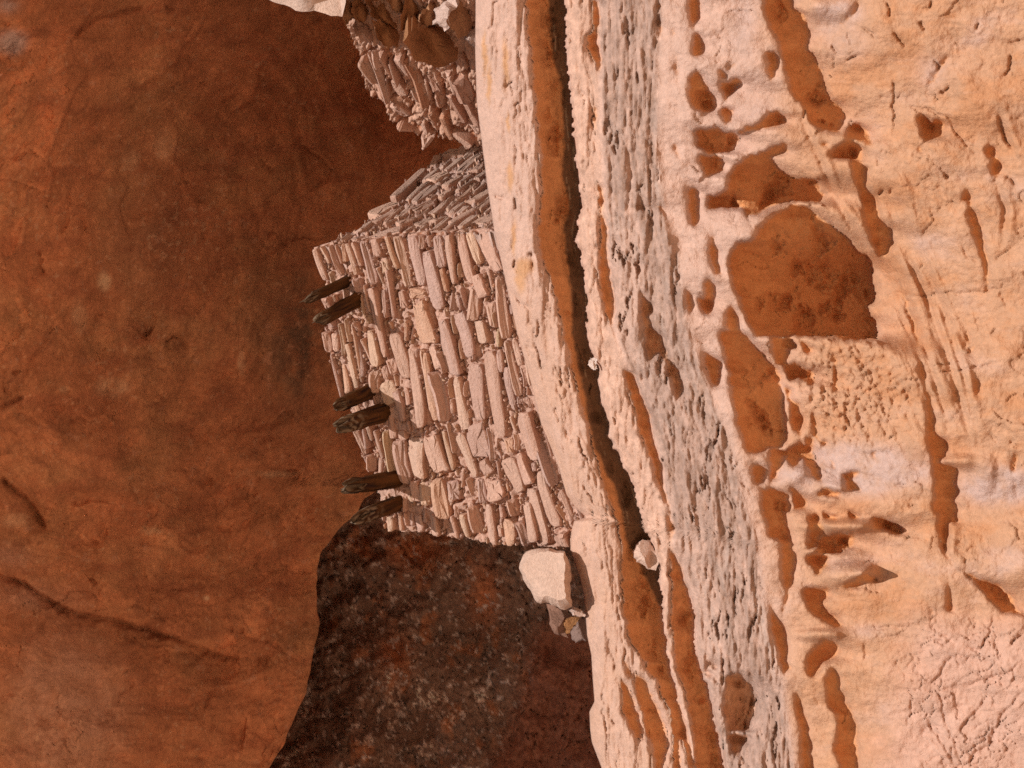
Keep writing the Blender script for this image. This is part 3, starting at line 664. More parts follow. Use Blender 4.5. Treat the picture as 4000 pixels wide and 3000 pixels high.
# ------------------------------------------------------------------ sooted back wall of the alcove
bx, by = np.meshgrid(np.linspace(500, 3300, 420), np.linspace(-1800, 3700, 660))
wy_ = 5.6 - 2.0 * sstep(1450, 1900, by) - 1.2 * sstep(2500, 3700, by) + .28 * fbm(bx / 330, by / 280, 121, 4) + .05 * fbm(bx / 70, by / 70, 122, 4, .6) + .025 * fbm(bx / 18, by / 18, 123, 3, .6)
fl1, fl2, fid = cells(bx / 120 + .5 * fbm(bx / 90, by / 90, 124, 3), by / 100, 125)
wy_ += .06 * (fid - .5) + .03 * np.exp(-((fl2 - fl1) / .05) ** 2)
wc = np.zeros(bx.shape + (3,)) + np.array([.21, .13, .095])
k1 = fbm(bx / 42, by / 42, 126, 5, .65); k2 = fbm(bx / 200, by / 200, 127, 3); k3 = fbm(bx / 14, by / 14, 128, 3, .7)
wc = mixc(wc, np.array([.115, .082, .068]), sstep(0, .5, k1 + .4 * k2))
wc = mixc(wc, np.array([.34, .15, .075]), sstep(.25, .6, fbm(bx / 90, by / 130, 129, 4)) * .8)
wc = mixc(wc, np.array([.38, .15, .07]), np.clip(np.exp(-(((bx - 1890) / 60) ** 2 + ((by - 2330) / 120) ** 2)) + np.exp(-(((bx - 1620) / 130) ** 2 + ((by - 2150) / 70) ** 2)) + np.exp(-(((bx - 1540) / 60) ** 2 + ((by - 2560) / 80) ** 2)), 0, 1))
smooth_ = sstep(-60, 60, bx - 2020 - .25 * (2750 - by) * (by < 2750) - .45 * (2750 - by) * (by >= 2750))
wc = mixc(wc, np.array([.24, .10, .062]), smooth_ * sstep(2380, 2500, by) * .9)
lich = sstep(.22, .36, k1 + .35 * k3 - .05) * (1 - smooth_ * sstep(2300, 2450, by))
wc = mixc(wc, np.array([.46, .37, .33]), lich * .9)
lm = 0
for (x, y, rx, ry) in [(1520, 2640, 18, 90), (1545, 2720, 26, 60), (1530, 2830, 22, 30), (1690, 2740, 45, 40), (1640, 2700, 14, 60), (1880, 2720, 24, 36), (1760, 2810, 22, 40), (1690, 2930, 60, 30), (1380, 2370, 22, 30), (1250, 2340, 22, 20), (1600, 2350, 30, 26),
                       (1950, 2510, 18, 16), (1975, 2560, 12, 14), (1200, 2780, 44, 26), (1150, 2960, 60, 30), (1430, 2890, 40, 14), (1340, 2130, 30, 20)]:
    lm = lm + np.exp(-(((bx + 14 * k3 - x) / rx) ** 2 + ((by + 14 * k1 - y) / ry) ** 2) ** 2)
wc = mixc(wc, np.array([.60, .45, .38]), np.clip(lm, 0, 1) * sstep(-.1, .3, k3 + .6 * k1))
wy_ -= .02 * np.clip(lm, 0, 1)
wc *= 1.45 * (1 + .28 * k3)[..., None]
new_obj("alcove_wall", on_plane(bx, by, wy_, 0.0).reshape(-1, 3), grid_faces(*bx.shape)[:, ::-1] if False else grid_faces(*bx.shape), np.clip(wc, .01, .8).reshape(-1, 3), M_DARK, kind='structure')

# ------------------------------------------------------------------ ground: slickrock bench rising to the foot of the cliff, out to the horizon
gx = np.concatenate([[-900, -300, -100, -50], np.linspace(-25, 25, 60), [50, 100, 300, 900]])
gy = np.concatenate([[-900, -300, -100, -50, -30], np.linspace(-20, 6, 60)])
GX, GY = np.meshgrid(gx, gy)
GZ = np.interp(GY, [-900, -300, -60, -20, -10.6, -1.5, 6], [-40, -20, -11, -9, -7.25, -4.3, -3.9]) + .25 * fbm(GX / 6, GY / 4, 131, 4)
gc = np.zeros(GX.shape + (3,)) + np.array([.72, .45, .28]); gc *= (1 + .15 * fbm(GX / 3, GY / 3, 132, 3))[..., None]  # unseen ground, sloped and paled to bounce sun into the shade
new_obj("ground", np.stack([GX, GY, GZ], -1).reshape(-1, 3), grid_faces(*GX.shape), gc.reshape(-1, 3), M_GROUND, kind='structure')

# ================================================================== MASONRY
class Plane:
    """wall plane through p0; n points to the open side"""
    def __init__(s, p0, n):
        s.p0 = np.array(p0, float); s.n = np.array(n, float) / np.linalg.norm(n)
    def at(s, px, py):
        d = np.stack(np.broadcast_arrays(*rays(px, py)), -1)
        t = ((s.p0 - CAM) @ s.n) / (d @ s.n)
        return CAM + d * t[..., None] if np.ndim(t) else CAM + d * t

def stone_mesh(pl, p1, p2, wpx, proud, rng, depth=.16, sq=4.6, tilt=.012):
    A = pl.at(*p1); B = pl.at(*p2)
    ax = B - A; L = np.linalg.norm(ax); e1_ = ax / L; e2_ = np.cross(pl.n, e1_)
    mx, my = (p1[0] + p2[0]) / 2, (p1[1] + p2[1]) / 2
    dxp = p2[0] - p1[0]; dyp = p2[1] - p1[1]; l = math.hypot(dxp, dyp)
    Wd = np.linalg.norm(pl.at(mx - dyp / l * wpx / 2, my + dxp / l * wpx / 2) - pl.at(mx + dyp / l * wpx / 2, my - dxp / l * wpx / 2))
    # thickness measured square to the long axis
    Wd *= abs(np.dot((pl.at(mx - dyp / l * 5, my + dxp / l * 5) - pl.at(mx, my)), e2_)) / max(1e-6, np.linalg.norm(pl.at(mx - dyp / l * 5, my + dxp / l * 5) - pl.at(mx, my)))
    C0 = (A + B) / 2
    N = 26
    th = np.linspace(0, 2 * np.pi, N, endpoint=False) + .1
    e = 2.0 / sq
    ca, sa = np.cos(th), np.sin(th)
    taper = rng.uniform(-.22, .22)
    ux = np.sign(ca) * np.abs(ca) ** e * L / 2
    uy = np.sign(sa) * np.abs(sa) ** e * Wd / 2
    uy = uy * (1 + taper * ux / (L / 2))
    ux = ux + .5 * taper * uy * rng.uniform(-1, 1)
    jit = rng.normal(0, 1, N) * .05 * min(L, Wd * 1.6) ; jit = jit * .6 + np.roll(jit, 1) * .4 + np.roll(jit, 2) * .3
    r = np.hypot(ux, uy) + 1e-9
    ux = ux * (1 + jit / r); uy = uy * (1 + jit / r)
    bend = rng.uniform(-.05, .05) * L
    uy = uy + bend * (ux / (L / 2)) ** 2
    tx = rng.normal(0, tilt); ty = rng.normal(0, tilt)
    verts = []
    nx_ = np.roll(uy, -1) - np.roll(uy, 1); ny_ = -(np.roll(ux, -1) - np.roll(ux, 1)); nl = np.hypot(nx_, ny_) + 1e-9
    nx_ /= nl; ny_ /= nl
    def ring(ins_, h, rnd):
        for i in range(N):
            bx_ = ux[i] - nx_[i] * ins_; by_ = uy[i] - ny_[i] * ins_
            hh = h + tx * ux[i] / (L / 2) + ty * uy[i] / (Wd / 2) + rng.normal(0, rnd)
            verts.append(C0 + e1_ * bx_ + e2_ * by_ + pl.n * hh)
    ring(.002, -depth, 0)
    ring(0.0, proud - .007, .0015)
    ring(min(.006, Wd * .15), proud, .0012)
    ring(Wd * .32, proud + .002, .0012)
    verts.append(C0 + pl.n * (proud + .002))
    verts.append(C0 - pl.n * depth)
    f = []
    for k in range(3):
        for i in range(N):
            f.append([k * N + i, k * N + (i + 1) % N, (k + 1) * N + (i + 1) % N, (k + 1) * N + i])
    for i in range(N):
        f.append([3 * N + i, 3 * N + (i + 1) % N, 4 * N])
        f.append([(i + 1) % N, i, 4 * N + 1])
    return np.array(verts), f

STONE_COLS = [(.56, .35, .265), (.58, .37, .28), (.53, .34, .27), (.585, .355, .245), (.54, .335, .255), (.58, .385, .275), (.51, .335, .275), (.60, .395, .295)]

def outward(me):
    import bmesh
    bm = bmesh.new(); bm.from_mesh(me); bmesh.ops.recalc_face_normals(bm, faces=bm.faces); bm.to_mesh(me); bm.free()

def add_stone(parent, pl, p1, p2, wpx, rng, proud=None, col=None, **k):
    if proud is None: proud = rng.uniform(.002, .022)
    v, f = stone_mesh(pl, p1, p2, wpx, proud, rng, **k)
    cbase = np.array(col if col is not None else STONE_COLS[rng.integers(len(STONE_COLS))]) * rng.uniform(.92, 1.06)
    cv_ = np.clip(cbase[None] * (1 + rng.normal(0, .03, (len(v), 1))), 0, 1)
    cv_[:26] = np.array([.50, .235, .135]); cv_[26:52] *= np.array([1, .94, .92])  # redder stone sides, the joints' warm bounced light painted in
    o = new_obj("stone", v, f, cv_, M_STONE, smooth=True)
    outward(o.data)
    o.data.set_sharp_from_angle(angle=math.radians(38))
    put_under(o, parent)
    return o

def wall_core(name, pl, poly, parent, step=4.5, recess=.03, thick=.34, seed=0, amp=1.0, col=(.54, .385, .315), joints=(), jd=.026):
    a = np.array(poly); x0, y0 = a.min(0) - step; x1, y1 = a.max(0) + step
    gx_, gy_ = np.meshgrid(np.arange(x0, x1 + step, step), np.arange(y0, y1 + step, step))
    jx = gx_ + 5 * fbm(gx_ / 22, gy_ / 22, seed + 3, 3); jy = gy_ + 5 * fbm(gx_ / 22, gy_ / 22, seed + 4, 3)
    ins = inpoly(jx, jy, poly)
    keep = ins[:-1, :-1] & ins[1:, 1:] & ins[1:, :-1] & ins[:-1, 1:]
    f1_, f2_, id_ = cells(gx_ / 17, gy_ / 24, seed + 5)
    h = -recess + amp * (.016 * fbm(gx_ / 42, gy_ / 60, seed, 4, .6) + .010 * fbm(gx_ / 11, gy_ / 11, seed + 1, 2, .6) + .020 * (.45 - f1_) * sstep(-.2, .3, fbm(gx_ / 70, gy_ / 70, seed + 6, 2)))
    jr = np.random.default_rng(seed)
    for (p1, p2, w_) in joints:
        d = np.array(p2, float) - np.array(p1); d /= np.hypot(*d); off = np.array([d[1], -d[0]]) * (w_ / 2 + 5)
        if off[0] < 0: off = -off
        for (aa, bb, dep) in ((np.array(p1) + off, np.array(p2) + off, jr.uniform(.5, 1.1) * jd), (np.array(p2) + d * 5 - off * .6, np.array(p2) + d * 5 + off, jr.uniform(.2, .8) * jd), (np.array(p1) - d * 5 - off * .6, np.array(p1) - d * 5 + off, jr.uniform(0, .5) * jd), (np.array(p1) - off, np.array(p2) - off, jr.uniform(0, .45) * jd)):
            m, dd, sd_, al_ = polyline_field(jx, jy, [aa, bb], 22)
            h[m] -= dep * np.exp(-(dd / 7.5) ** 2)
    base = pl.at(gx_, gy_) + pl.n * h[..., None]
    deep = sstep(.012, .034, -h - recess)
    cc2 = mixc(np.zeros(gx_.shape + (3,)) + np.array(col), np.array([.50, .225, .125]), deep) * (1 + .10 * fbm(gx_ / 60, gy_ / 60, seed + 2, 3) + .10 * (id_ - .5))[..., None]  # redder mud deep in the joints, warm shade painted into it
    f = grid_faces(*gx_.shape, keep)
    v_, c_, f_ = compact(base.reshape(-1, 3), cc2.reshape(-1, 3), f)
    # close it: sides and back
    ed = np.concatenate([f_[:, [0, 1]], f_[:, [1, 2]], f_[:, [2, 3]], f_[:, [3, 0]]])
    key = np.sort(ed, 1); _u, inv, cnt = np.unique(key, axis=0, return_inverse=True, return_counts=True)
    bd = ed[cnt[inv.reshape(-1)] == 1]
    n0 = len(v_)
    vb = v_ - pl.n * thick
    side = np.stack([bd[:, 1], bd[:, 0], bd[:, 0] + n0, bd[:, 1] + n0], 1)
    allf = np.concatenate([f_, f_[:, ::-1] + n0, side])
    o = new_obj(name, np.concatenate([v_, vb]), allf, np.concatenate([c_, c_]), M_MORTAR)
    outward(o.data)
    put_under(o, parent)
    return o

class Occ:
    def __init__(s, poly, inset=0):
        a = np.array(poly); s.x0, s.y0 = a.min(0); x1, y1 = a.max(0)
        s.st = 4.0
        s.gx, s.gy = np.meshgrid(np.arange(s.x0, x1 + 4, s.st), np.arange(s.y0, y1 + 4, s.st))
        s.free = inpoly(s.gx, s.gy, poly)
    def cells(s, p1, p2, w, grow=0):
        d = np.array(p2, float) - np.array(p1); L = np.hypot(*d); d /= L
        m = np.array([(p1[0] + p2[0]) / 2, (p1[1] + p2[1]) / 2])
        a = (s.gx - m[0]) * d[0] + (s.gy - m[1]) * d[1]; b = -(s.gx - m[0]) * d[1] + (s.gy - m[1]) * d[0]
        return (np.abs(a) < L / 2 + grow) & (np.abs(b) < w / 2 + grow)
    def take(s, p1, p2, w): s.free &= ~s.cells(p1, p2, w)
    def fits(s, p1, p2, w, tol=.08, grow=1):
        m = s.cells(p1, p2, w, grow)
        return m.any() and (~s.free[m]).mean() < tol

def fill(occ, pl, parent, rng, n, sizes, slope, limit, **k):
    """more stones in the open spaces of the wall; slope = course direction (dx per dy) in the photo"""
    made = 0
    ys_, xs_ = np.where(occ.free)
    for t in range(n):
        if made >= limit: break
        i = rng.integers(len(xs_)); cx, cy = occ.gx[ys_[i], xs_[i]], occ.gy[ys_[i], xs_[i]]
        big = t < n * .5
        L = rng.uniform(*sizes[0]) * (1 if big else .62); w_ = rng.uniform(*sizes[1]) * (1 if big else .75)
        s_ = slope(cx, cy) + rng.normal(0, .05); d = np.array([s_, 1.0]); d /= np.hypot(*d)
        p1 = (cx - d[0] * L / 2, cy - d[1] * L / 2); p2 = (cx + d[0] * L / 2, cy + d[1] * L / 2)
        if occ.fits(p1, p2, w_, .05, 5):
            occ.take(p1, p2, w_ + 3)
            add_stone(parent, pl, p1, p2, w_, rng, **({'proud': rng.uniform(-.008, .010)} | k)); made += 1
    return made

def chinks(occ, pl, parent, rng, n, slope, name="chinking", sz=(7, 20)):
    """little spalls pressed into the mud between the stones, one joined part"""
    ys_, xs_ = np.where(occ.free)
    V_, F_, C_ = [], [], []
    off = 0
    for t in range(n):
        i = rng.integers(len(xs_)); cx = occ.gx[ys_[i], xs_[i]] + rng.uniform(-3, 3); cy = occ.gy[ys_[i], xs_[i]] + rng.uniform(-3, 3)
        L = rng.uniform(*sz) * 1.5; w_ = rng.uniform(*sz) * .65
        s_ = slope(cx, cy) + rng.normal(0, .35); d = np.array([s_, 1.0]); d /= np.hypot(*d); e = np.array([-d[1], d[0]])
        m = 7
        an = np.sort(rng.uniform(0, 2 * np.pi, m)); rad = rng.uniform(.7, 1.1, m)
        ring = [(cx + d[0] * math.cos(a) * L / 2 * r + e[0] * math.sin(a) * w_ / 2 * r, cy + d[1] * math.cos(a) * L / 2 * r + e[1] * math.sin(a) * w_ / 2 * r) for a, r in zip(an, rad)]
        rp = np.array(ring)
        pr = rng.uniform(-.02, .006)
        q0 = pl.at(rp[:, 0], rp[:, 1]) + pl.n * -.06
        q1 = pl.at(rp[:, 0], rp[:, 1]) + pl.n * pr
        c2 = rp.mean(0); rq = c2 + (rp - c2) * .7
        q2 = pl.at(rq[:, 0], rq[:, 1]) + pl.n * (pr + .008 + rng.normal(0, .003, m))[:, None]
        V_ += [q0, q1, q2]
        for k in range(2):
            for j in range(m):
                F_.append([off + k * m + j, off + k * m + (j + 1) % m, off + (k + 1) * m + (j + 1) % m, off + (k + 1) * m + j])
        F_.append([off + 2 * m + j for j in range(m)])
        C_.append(np.tile(np.array(STONE_COLS[rng.integers(len(STONE_COLS))]) * rng.uniform(.85, 1.08), (3 * m, 1)))
        off += 3 * m
    o = new_obj(name, np.concatenate(V_), F_, np.concatenate(C_), M_STONE, smooth=False, kind='stuff')
    outward(o.data); put_under(o, parent)
    return o

# ------------------------------------------------------------------ the granary
FRONT = Plane((0, 0, 0), (-TB, -1.0, 0))
granary = empty("stone_granary", tuple(FRONT.at(2060, 1500)), "small stone masonry granary with dark roof beams jutting from its wall, standing on the ledge", "granary")
front_poly = [(1238, 962), (1218, 968), (1228, 1010), (1250, 1060), (1266, 1100), (1268, 1220), (1272, 1270), (1266, 1310), (1268, 1370), (1290, 1430), (1330, 1520), (1360, 1580), (1378, 1660),
              (1385, 1720), (1420, 1790), (1450, 1850), (1470, 1920), (1490, 1985), (1498, 2030), (1500, 2065), (1540, 2080), (1620, 2082), (1700, 2095), (1790, 2108), (1860, 2115), (1930, 2130), (2010, 2135),
              (2090, 2140), (2220, 2145), (2262, 2100), (2330, 2030), (2230, 1900), (2150, 1640), (2060, 1300), (1985, 1000), (1950, 880), (1900, 893), (1800, 903), (1700, 906), (1600, 912), (1480, 925), (1380, 938), (1300, 950)]
rs = np.random.default_rng(5)
ST = []
def trace(o, sc, rows):
    for (x1, y1, x2, y2, w_) in rows:
        ST.append(((o[0] + x1 / sc, o[1] + y1 / sc), (o[0] + x2 / sc, o[1] + y2 / sc), w_ / sc))
Z = 3.687
trace((1150, 800), Z, [(285, 630, 460, 1090, 75), (405, 600, 520, 840, 45), (510, 580, 680, 1020, 50), (590, 570, 690, 850, 60), (690, 560, 745, 830, 50), (765, 550, 900, 1020, 62), (845, 540, 965, 890, 88), (980, 520, 1170, 1130, 100),
    (1150, 490, 1220, 750, 110), (1330, 460, 1480, 920, 100), (1490, 450, 1640, 1200, 105), (1690, 430, 1840, 1150, 135), (1830, 430, 1835, 640, 75), (1940, 440, 1948, 620, 48), (1920, 660, 2075, 1500, 165),
    (1370, 930, 1430, 1640, 95), (1120, 1200, 1315, 2190, 122), (1250, 1230, 1340, 1620, 55), (1660, 1280, 1880, 1300, 150), (1800, 1410, 1900, 1990, 260), (1520, 1250, 1580, 1480, 90), (470, 1330, 490, 1500, 90), (895, 1060, 930, 1270, 90), (590, 1290, 610, 1390, 70), (1270, 790, 1350, 980, 90)])
trace((1650, 800), Z, [(195, 435, 310, 890, 105), (280, 910, 355, 1260, 110), (365, 430, 455, 1130, 115), (530, 420, 715, 1140, 132), (665, 400, 840, 850, 105), (860, 390, 1110, 960, 195), (1090, 1040, 1235, 1920, 110),
    (740, 1180, 760, 1650, 130), (1000, 1400, 1040, 1760, 110), (780, 1000, 900, 1330, 150)])
trace((1650, 1200), Z, [(560, 70, 715, 720, 165), (290, 180, 470, 980, 195), (825, 190, 880, 530, 170), (1060, 330, 1105, 570, 70), (1115, 610, 1150, 930, 75), (1190, 480, 1400, 1270, 85), (1205, 870, 1300, 1480, 95), (970, 640, 1130, 1880, 195),
    (735, 820, 840, 1640, 185), (500, 1000, 600, 1780, 135), (265, 640, 340, 940, 62), (40, 650, 175, 1640, 95), (115, 560, 250, 890, 120), (200, 930, 360, 1640, 135), (1060, 50, 1080, 300, 60)])
trace((1150, 1200), Z, [(490, 350, 500, 650, 90), (585, 370, 595, 650, 95), (520, 680, 705, 1290, 62), (680, 230, 745, 690, 50), (770, 530, 885, 1160, 120), (745, 160, 800, 510, 40), (840, 230, 985, 1090, 62), (905, 490, 1010, 1000, 60),
    (1000, 450, 1145, 880, 45), (1090, 340, 1205, 850, 130), (1445, 370, 1610, 1000, 160), (1660, 600, 1880, 1730, 140), (1855, 600, 2000, 1540, 90), (1155, 910, 1185, 1220, 110), (1290, 1080, 1400, 1400, 200), (1400, 740, 1455, 950, 100),
    (890, 210, 910, 360, 60), (1585, 180, 1610, 480, 85), (1470, 1210, 1570, 1640, 95), (490, 190, 560, 290, 110), (1690, 1480, 1740, 1760, 75)])
trace((1250, 1600), Z, [(505, 270, 650, 650, 62), (660, 660, 730, 900, 60), (735, 640, 765, 880, 70), (630, 240, 690, 560, 48), (710, 200, 740, 455, 75), (810, 290, 900, 700, 55), (935, 300, 1065, 990, 85), (1125, 440, 1245, 1080, 145),
    (1350, 400, 1435, 990, 255), (1580, 340, 1740, 930, 215), (1770, 310, 1910, 870, 95), (1170, 310, 1190, 440, 120), (1350, 1020, 1410, 1330, 120), (1500, 1040, 1540, 1380, 140), (1690, 1000, 1780, 1560, 180), (1840, 1080, 1900, 1330, 120), (1290, 1240, 1330, 1330, 110)])
trace((1750, 1600), Z, [(175, 355, 385, 980, 145), (385, 195, 460, 690, 260), (500, 720, 600, 930, 150), (850, 700, 1060, 1190, 190), (1010, 645, 1190, 1090, 160), (1070, 40, 1265, 740, 235), (1210, 220, 1560, 1080, 115), (1315, 900, 1550, 1680, 150),
    (1190, 1130, 1400, 1950, 190), (660, 1030, 720, 1300, 220), (585, 1360, 640, 1930, 120), (1120, 1330, 1250, 1920, 140), (1060, 1600, 1130, 1970, 100), (305, 1310, 360, 1659, 115), (60, 1020, 115, 1300, 120), (905, 1300, 965, 1540, 90),
    (900, 90, 960, 310, 60), (700, 740, 760, 1000, 40)])
trace((1350, 1950), 2.212, [(1875, 285, 1885, 415, 85), (910, 150, 965, 340, 60), (1105, 50, 1140, 300, 65), (1400, 170, 1430, 400, 85), (380, 150, 400, 275, 60), (620, 130, 650, 290, 60), (760, 130, 790, 310, 70), (1020, 120, 1050, 330, 60), (1330, 60, 1370, 160, 60), (1960, 300, 1975, 400, 50)])
fw = wall_core("front_wall", FRONT, front_poly, granary, step=4.0, recess=.016, seed=200, amp=.75, col=(.54, .335, .255), joints=ST)
occ = Occ(front_poly)
YEL = (.575, .40, .265)
for i, (p1, p2, w_) in enumerate(ST):
    occ.take(p1, p2, w_ + 2)
    kcol = YEL if rs.random() < .05 else None
    add_stone(fw, FRONT, p1, p2, w_, rs, col=kcol)
def fslope(x, y): return .20 + .07 * math.sin(x / 160)
nfill = fill(occ, FRONT, fw, rs, 5000, ((50, 140), (13, 28)), fslope, 110)
chinks(occ, FRONT, fw, np.random.default_rng(3), 950, fslope, sz=(6, 18))

# side wall, running back from the right-hand corner
corner = FRONT.at(1900, 897); ctop = FRONT.at(1240, 962)
sb = math.radians(22)
nn_ = np.cross(np.array([math.sin(sb), math.cos(sb), 0]), ctop - corner)
SIDE = Plane(corner, nn_ if nn_[0] > 0 else -nn_)
side_poly = [(1225, 968), (1290, 935), (1330, 912), (1405, 888), (1418, 868), (1450, 832), (1505, 800), (1540, 775), (1556, 735), (1600, 690), (1655, 655), (1672, 636), (1700, 606), (1745, 588), (1785, 592), (1800, 570), (1905, 566),
             (1930, 700), (1962, 905), (1900, 900), (1800, 908), (1650, 915), (1480, 932), (1380, 944), (1300, 956)]
SS = []
for (x1, y1, x2, y2, w_) in [(350, 850, 770, 395, 95), (0, 1070, 350, 880, 90), (40, 1190, 390, 985, 50), (170, 1190, 440, 965, 42), (370, 1215, 640, 1095, 38), (640, 1205, 920, 1105, 60), (880, 1180, 1080, 1060, 60), (1000, 1320, 1250, 1120, 60),
                             (1430, 890, 1740, 690, 110), (1250, 860, 1530, 600, 45), (1500, 1200, 1780, 1070, 110), (830, 860, 920, 775, 60), (990, 830, 1110, 725, 70), (860, 590, 1060, 485, 70), (1265, 210, 1345, 90, 95), (1110, 230, 1240, 140, 100),
                             (880, 340, 950, 215, 90), (1490, 450, 1580, 340, 100), (0, 1385, 440, 1285, 85), (-300, 1450, -40, 1370, 50), (1150, 1180, 1500, 1000, 45), (600, 1020, 900, 870, 45), (1050, 660, 1300, 520, 50)]:
    SS.append(((1450 + x1 / Z, 550 + y1 / Z), (1450 + x2 / Z, 550 + y2 / Z), w_ / Z))
sw = wall_core("side_wall", SIDE, side_poly, granary, step=4.0, recess=.012, thick=.28, seed=300, amp=.8, col=(.53, .36, .295), joints=SS, jd=.03)
occ2 = Occ(side_poly)
rs2 = np.random.default_rng(8)
SCOL = [(.57, .37, .28), (.60, .40, .30), (.53, .35, .27), (.50, .33, .25)]
for p1, p2, w_ in SS:
    occ2.take(p1, p2, w_ + 2)
    add_stone(sw, SIDE, p1, p2, w_, rs2, col=SCOL[rs2.integers(4)], proud=rs2.uniform(-.002, .016), tilt=.005)
def sslope(x, y): return -1.25
nf2 = fill(occ2, SIDE, sw, rs2, 3000, ((60, 120), (12, 24)), sslope, 50, col=(.55, .38, .30), proud=.006, tilt=.004)
chinks(occ2, SIDE, sw, np.random.default_rng(4), 260, sslope, sz=(6, 15))

# ------------------------------------------------------------------ roof beams
def wood_mat():
    m = bpy.data.materials.new("weathered_wood"); m.use_nodes = True
    n = m.node_tree.nodes; l = m.node_tree.links; b = n["Principled BSDF"]; b.inputs["Roughness"].default_value = .85
    b.inputs["Specular IOR Level"].default_value = .05
    at = n.new("ShaderNodeAttribute"); at.attribute_name = "Col"
    l.new(at.outputs["Color"], b.inputs["Base Color"])
    tc = n.new("ShaderNodeTexCoord"); nz = n.new("ShaderNodeTexNoise"); nz.inputs["Scale"].default_value = 90; nz.inputs["Detail"].default_value = 6
    l.new(tc.outputs["Object"], nz.inputs[0]); bp = n.new("ShaderNodeBump"); bp.inputs["Strength"].default_value = .6; bp.inputs["Distance"].default_value = .01
    l.new(nz.outputs[0], bp.inputs["Height"]); l.new(bp.outputs[0], b.inputs["Normal"])
    return m
M_WOOD = wood_mat()
def beam(base, tip, wpx, out, seed, lich, label):
    rng = np.random.default_rng(seed)
    A = FRONT.at(*base); yb = A[1]
    T_ = on_plane(tip[0], tip[1], yb - out, 0.0)
    ax = T_ - A; L = np.linalg.norm(ax); ax /= L
    A = A - ax * .15; L += .15
    e1_ = np.cross(ax, np.array([0, 0, 1.0])); e1_ /= np.linalg.norm(e1_); e2_ = np.cross(ax, e1_)
    R0 = wpx / 700 / 2 * 1.16
    NA, NS = 30, 44
    th = np.linspace(0, 2 * np.pi, NA, endpoint=False)
    v, cl = [], []
    ends = rng.uniform(.70, 1.0, NA); ends = (ends + np.roll(ends, 1) * .8) / 1.8
    ph = rng.uniform(0, 6, 3)
    for i in range(NS):
        t = i / (NS - 1)
        for j in range(NA):
            tl = t * (1 - (1 - ends[j]) * max(0, (t - .55) / .45))
            g = float(fbm(np.array([j / NA * 9.0]), np.array([t * 2.2]), seed, 3)[0]); g2 = float(fbm(np.array([j / NA * 26.0]), np.array([t * 3.0]), seed + 9, 2)[0])
            r = R0 * (1.0 - .22 * t + .10 * math.sin(th[j] * 2 + ph[0]) + .13 * g + .14 * g2)
            if t > .88: r *= 1 - ((t - .88) / .12) ** 2 * .45
            cen = A + ax * (tl * L) + (e1_ * math.sin(t * 3 + ph[1]) + e2_ * math.sin(t * 2.3 + ph[2])) * R0 * .12
            v.append(cen + e1_ * math.cos(th[j]) * r + e2_ * math.sin(th[j]) * r)
            d = np.array([.055, .026, .011]) * (1 + .9 * g2 + .35 * g)
            d = d + (np.array([.15, .058, .018]) - d) * max(0, min(1, .5 + g * 1.4)) * (1 - t) * .7
            lc = max(0, min(1, (t - (1 - lich)) / .18)) * max(0, min(1, .15 + 2.4 * float(fbm(np.array([j / NA * 14.0]), np.array([t * 14]), seed + 5, 3)[0])))
            d = d + (np.array([.22, .165, .115]) - d) * lc
            cl.append(np.clip(d, .012, .5))
    f = [[i * NA + j, i * NA + (j + 1) % NA, (i + 1) * NA + (j + 1) % NA, (i + 1) * NA + j] for i in range(NS - 1) for j in range(NA)]
    n = len(v); v.append(A); v.append(A + ax * L * .93); cl += [cl[0], cl[-1]]
    f += [[(j + 1) % NA, j, n] for j in range(NA)] + [[(NS - 1) * NA + j, (NS - 1) * NA + (j + 1) % NA, n + 1] for j in range(NA)]
    o = new_obj("roof_beam", np.array(v), f, np.array(cl), M_WOOD); outward(o.data)
    o["label"] = label
    put_under(o, granary)
    return o
beam((1350, 1100), (1170, 1184), 42, .40, 1, .25, "thin dark beam nearest the right corner of the granary")
beam((1395, 1172), (1212, 1266), 48, .42, 2, .2, "dark beam with a split tip beside the rightmost beam")
beam((1447, 1525), (1292, 1604), 54, .42, 3, .2, "short pointed beam, upper one of the middle pair")
beam((1490, 1620), (1296, 1672), 72, .45, 4, .45, "thick beam with a crusty black end, lower one of the middle pair")
beam((1535, 1868), (1328, 1905), 72, .48, 5, .2, "thick straight beam of the left pair with a pale tip")
beam((1545, 1965), (1362, 2052), 64, .55, 6, .5, "leftmost beam, its end crusted with pale lichen")

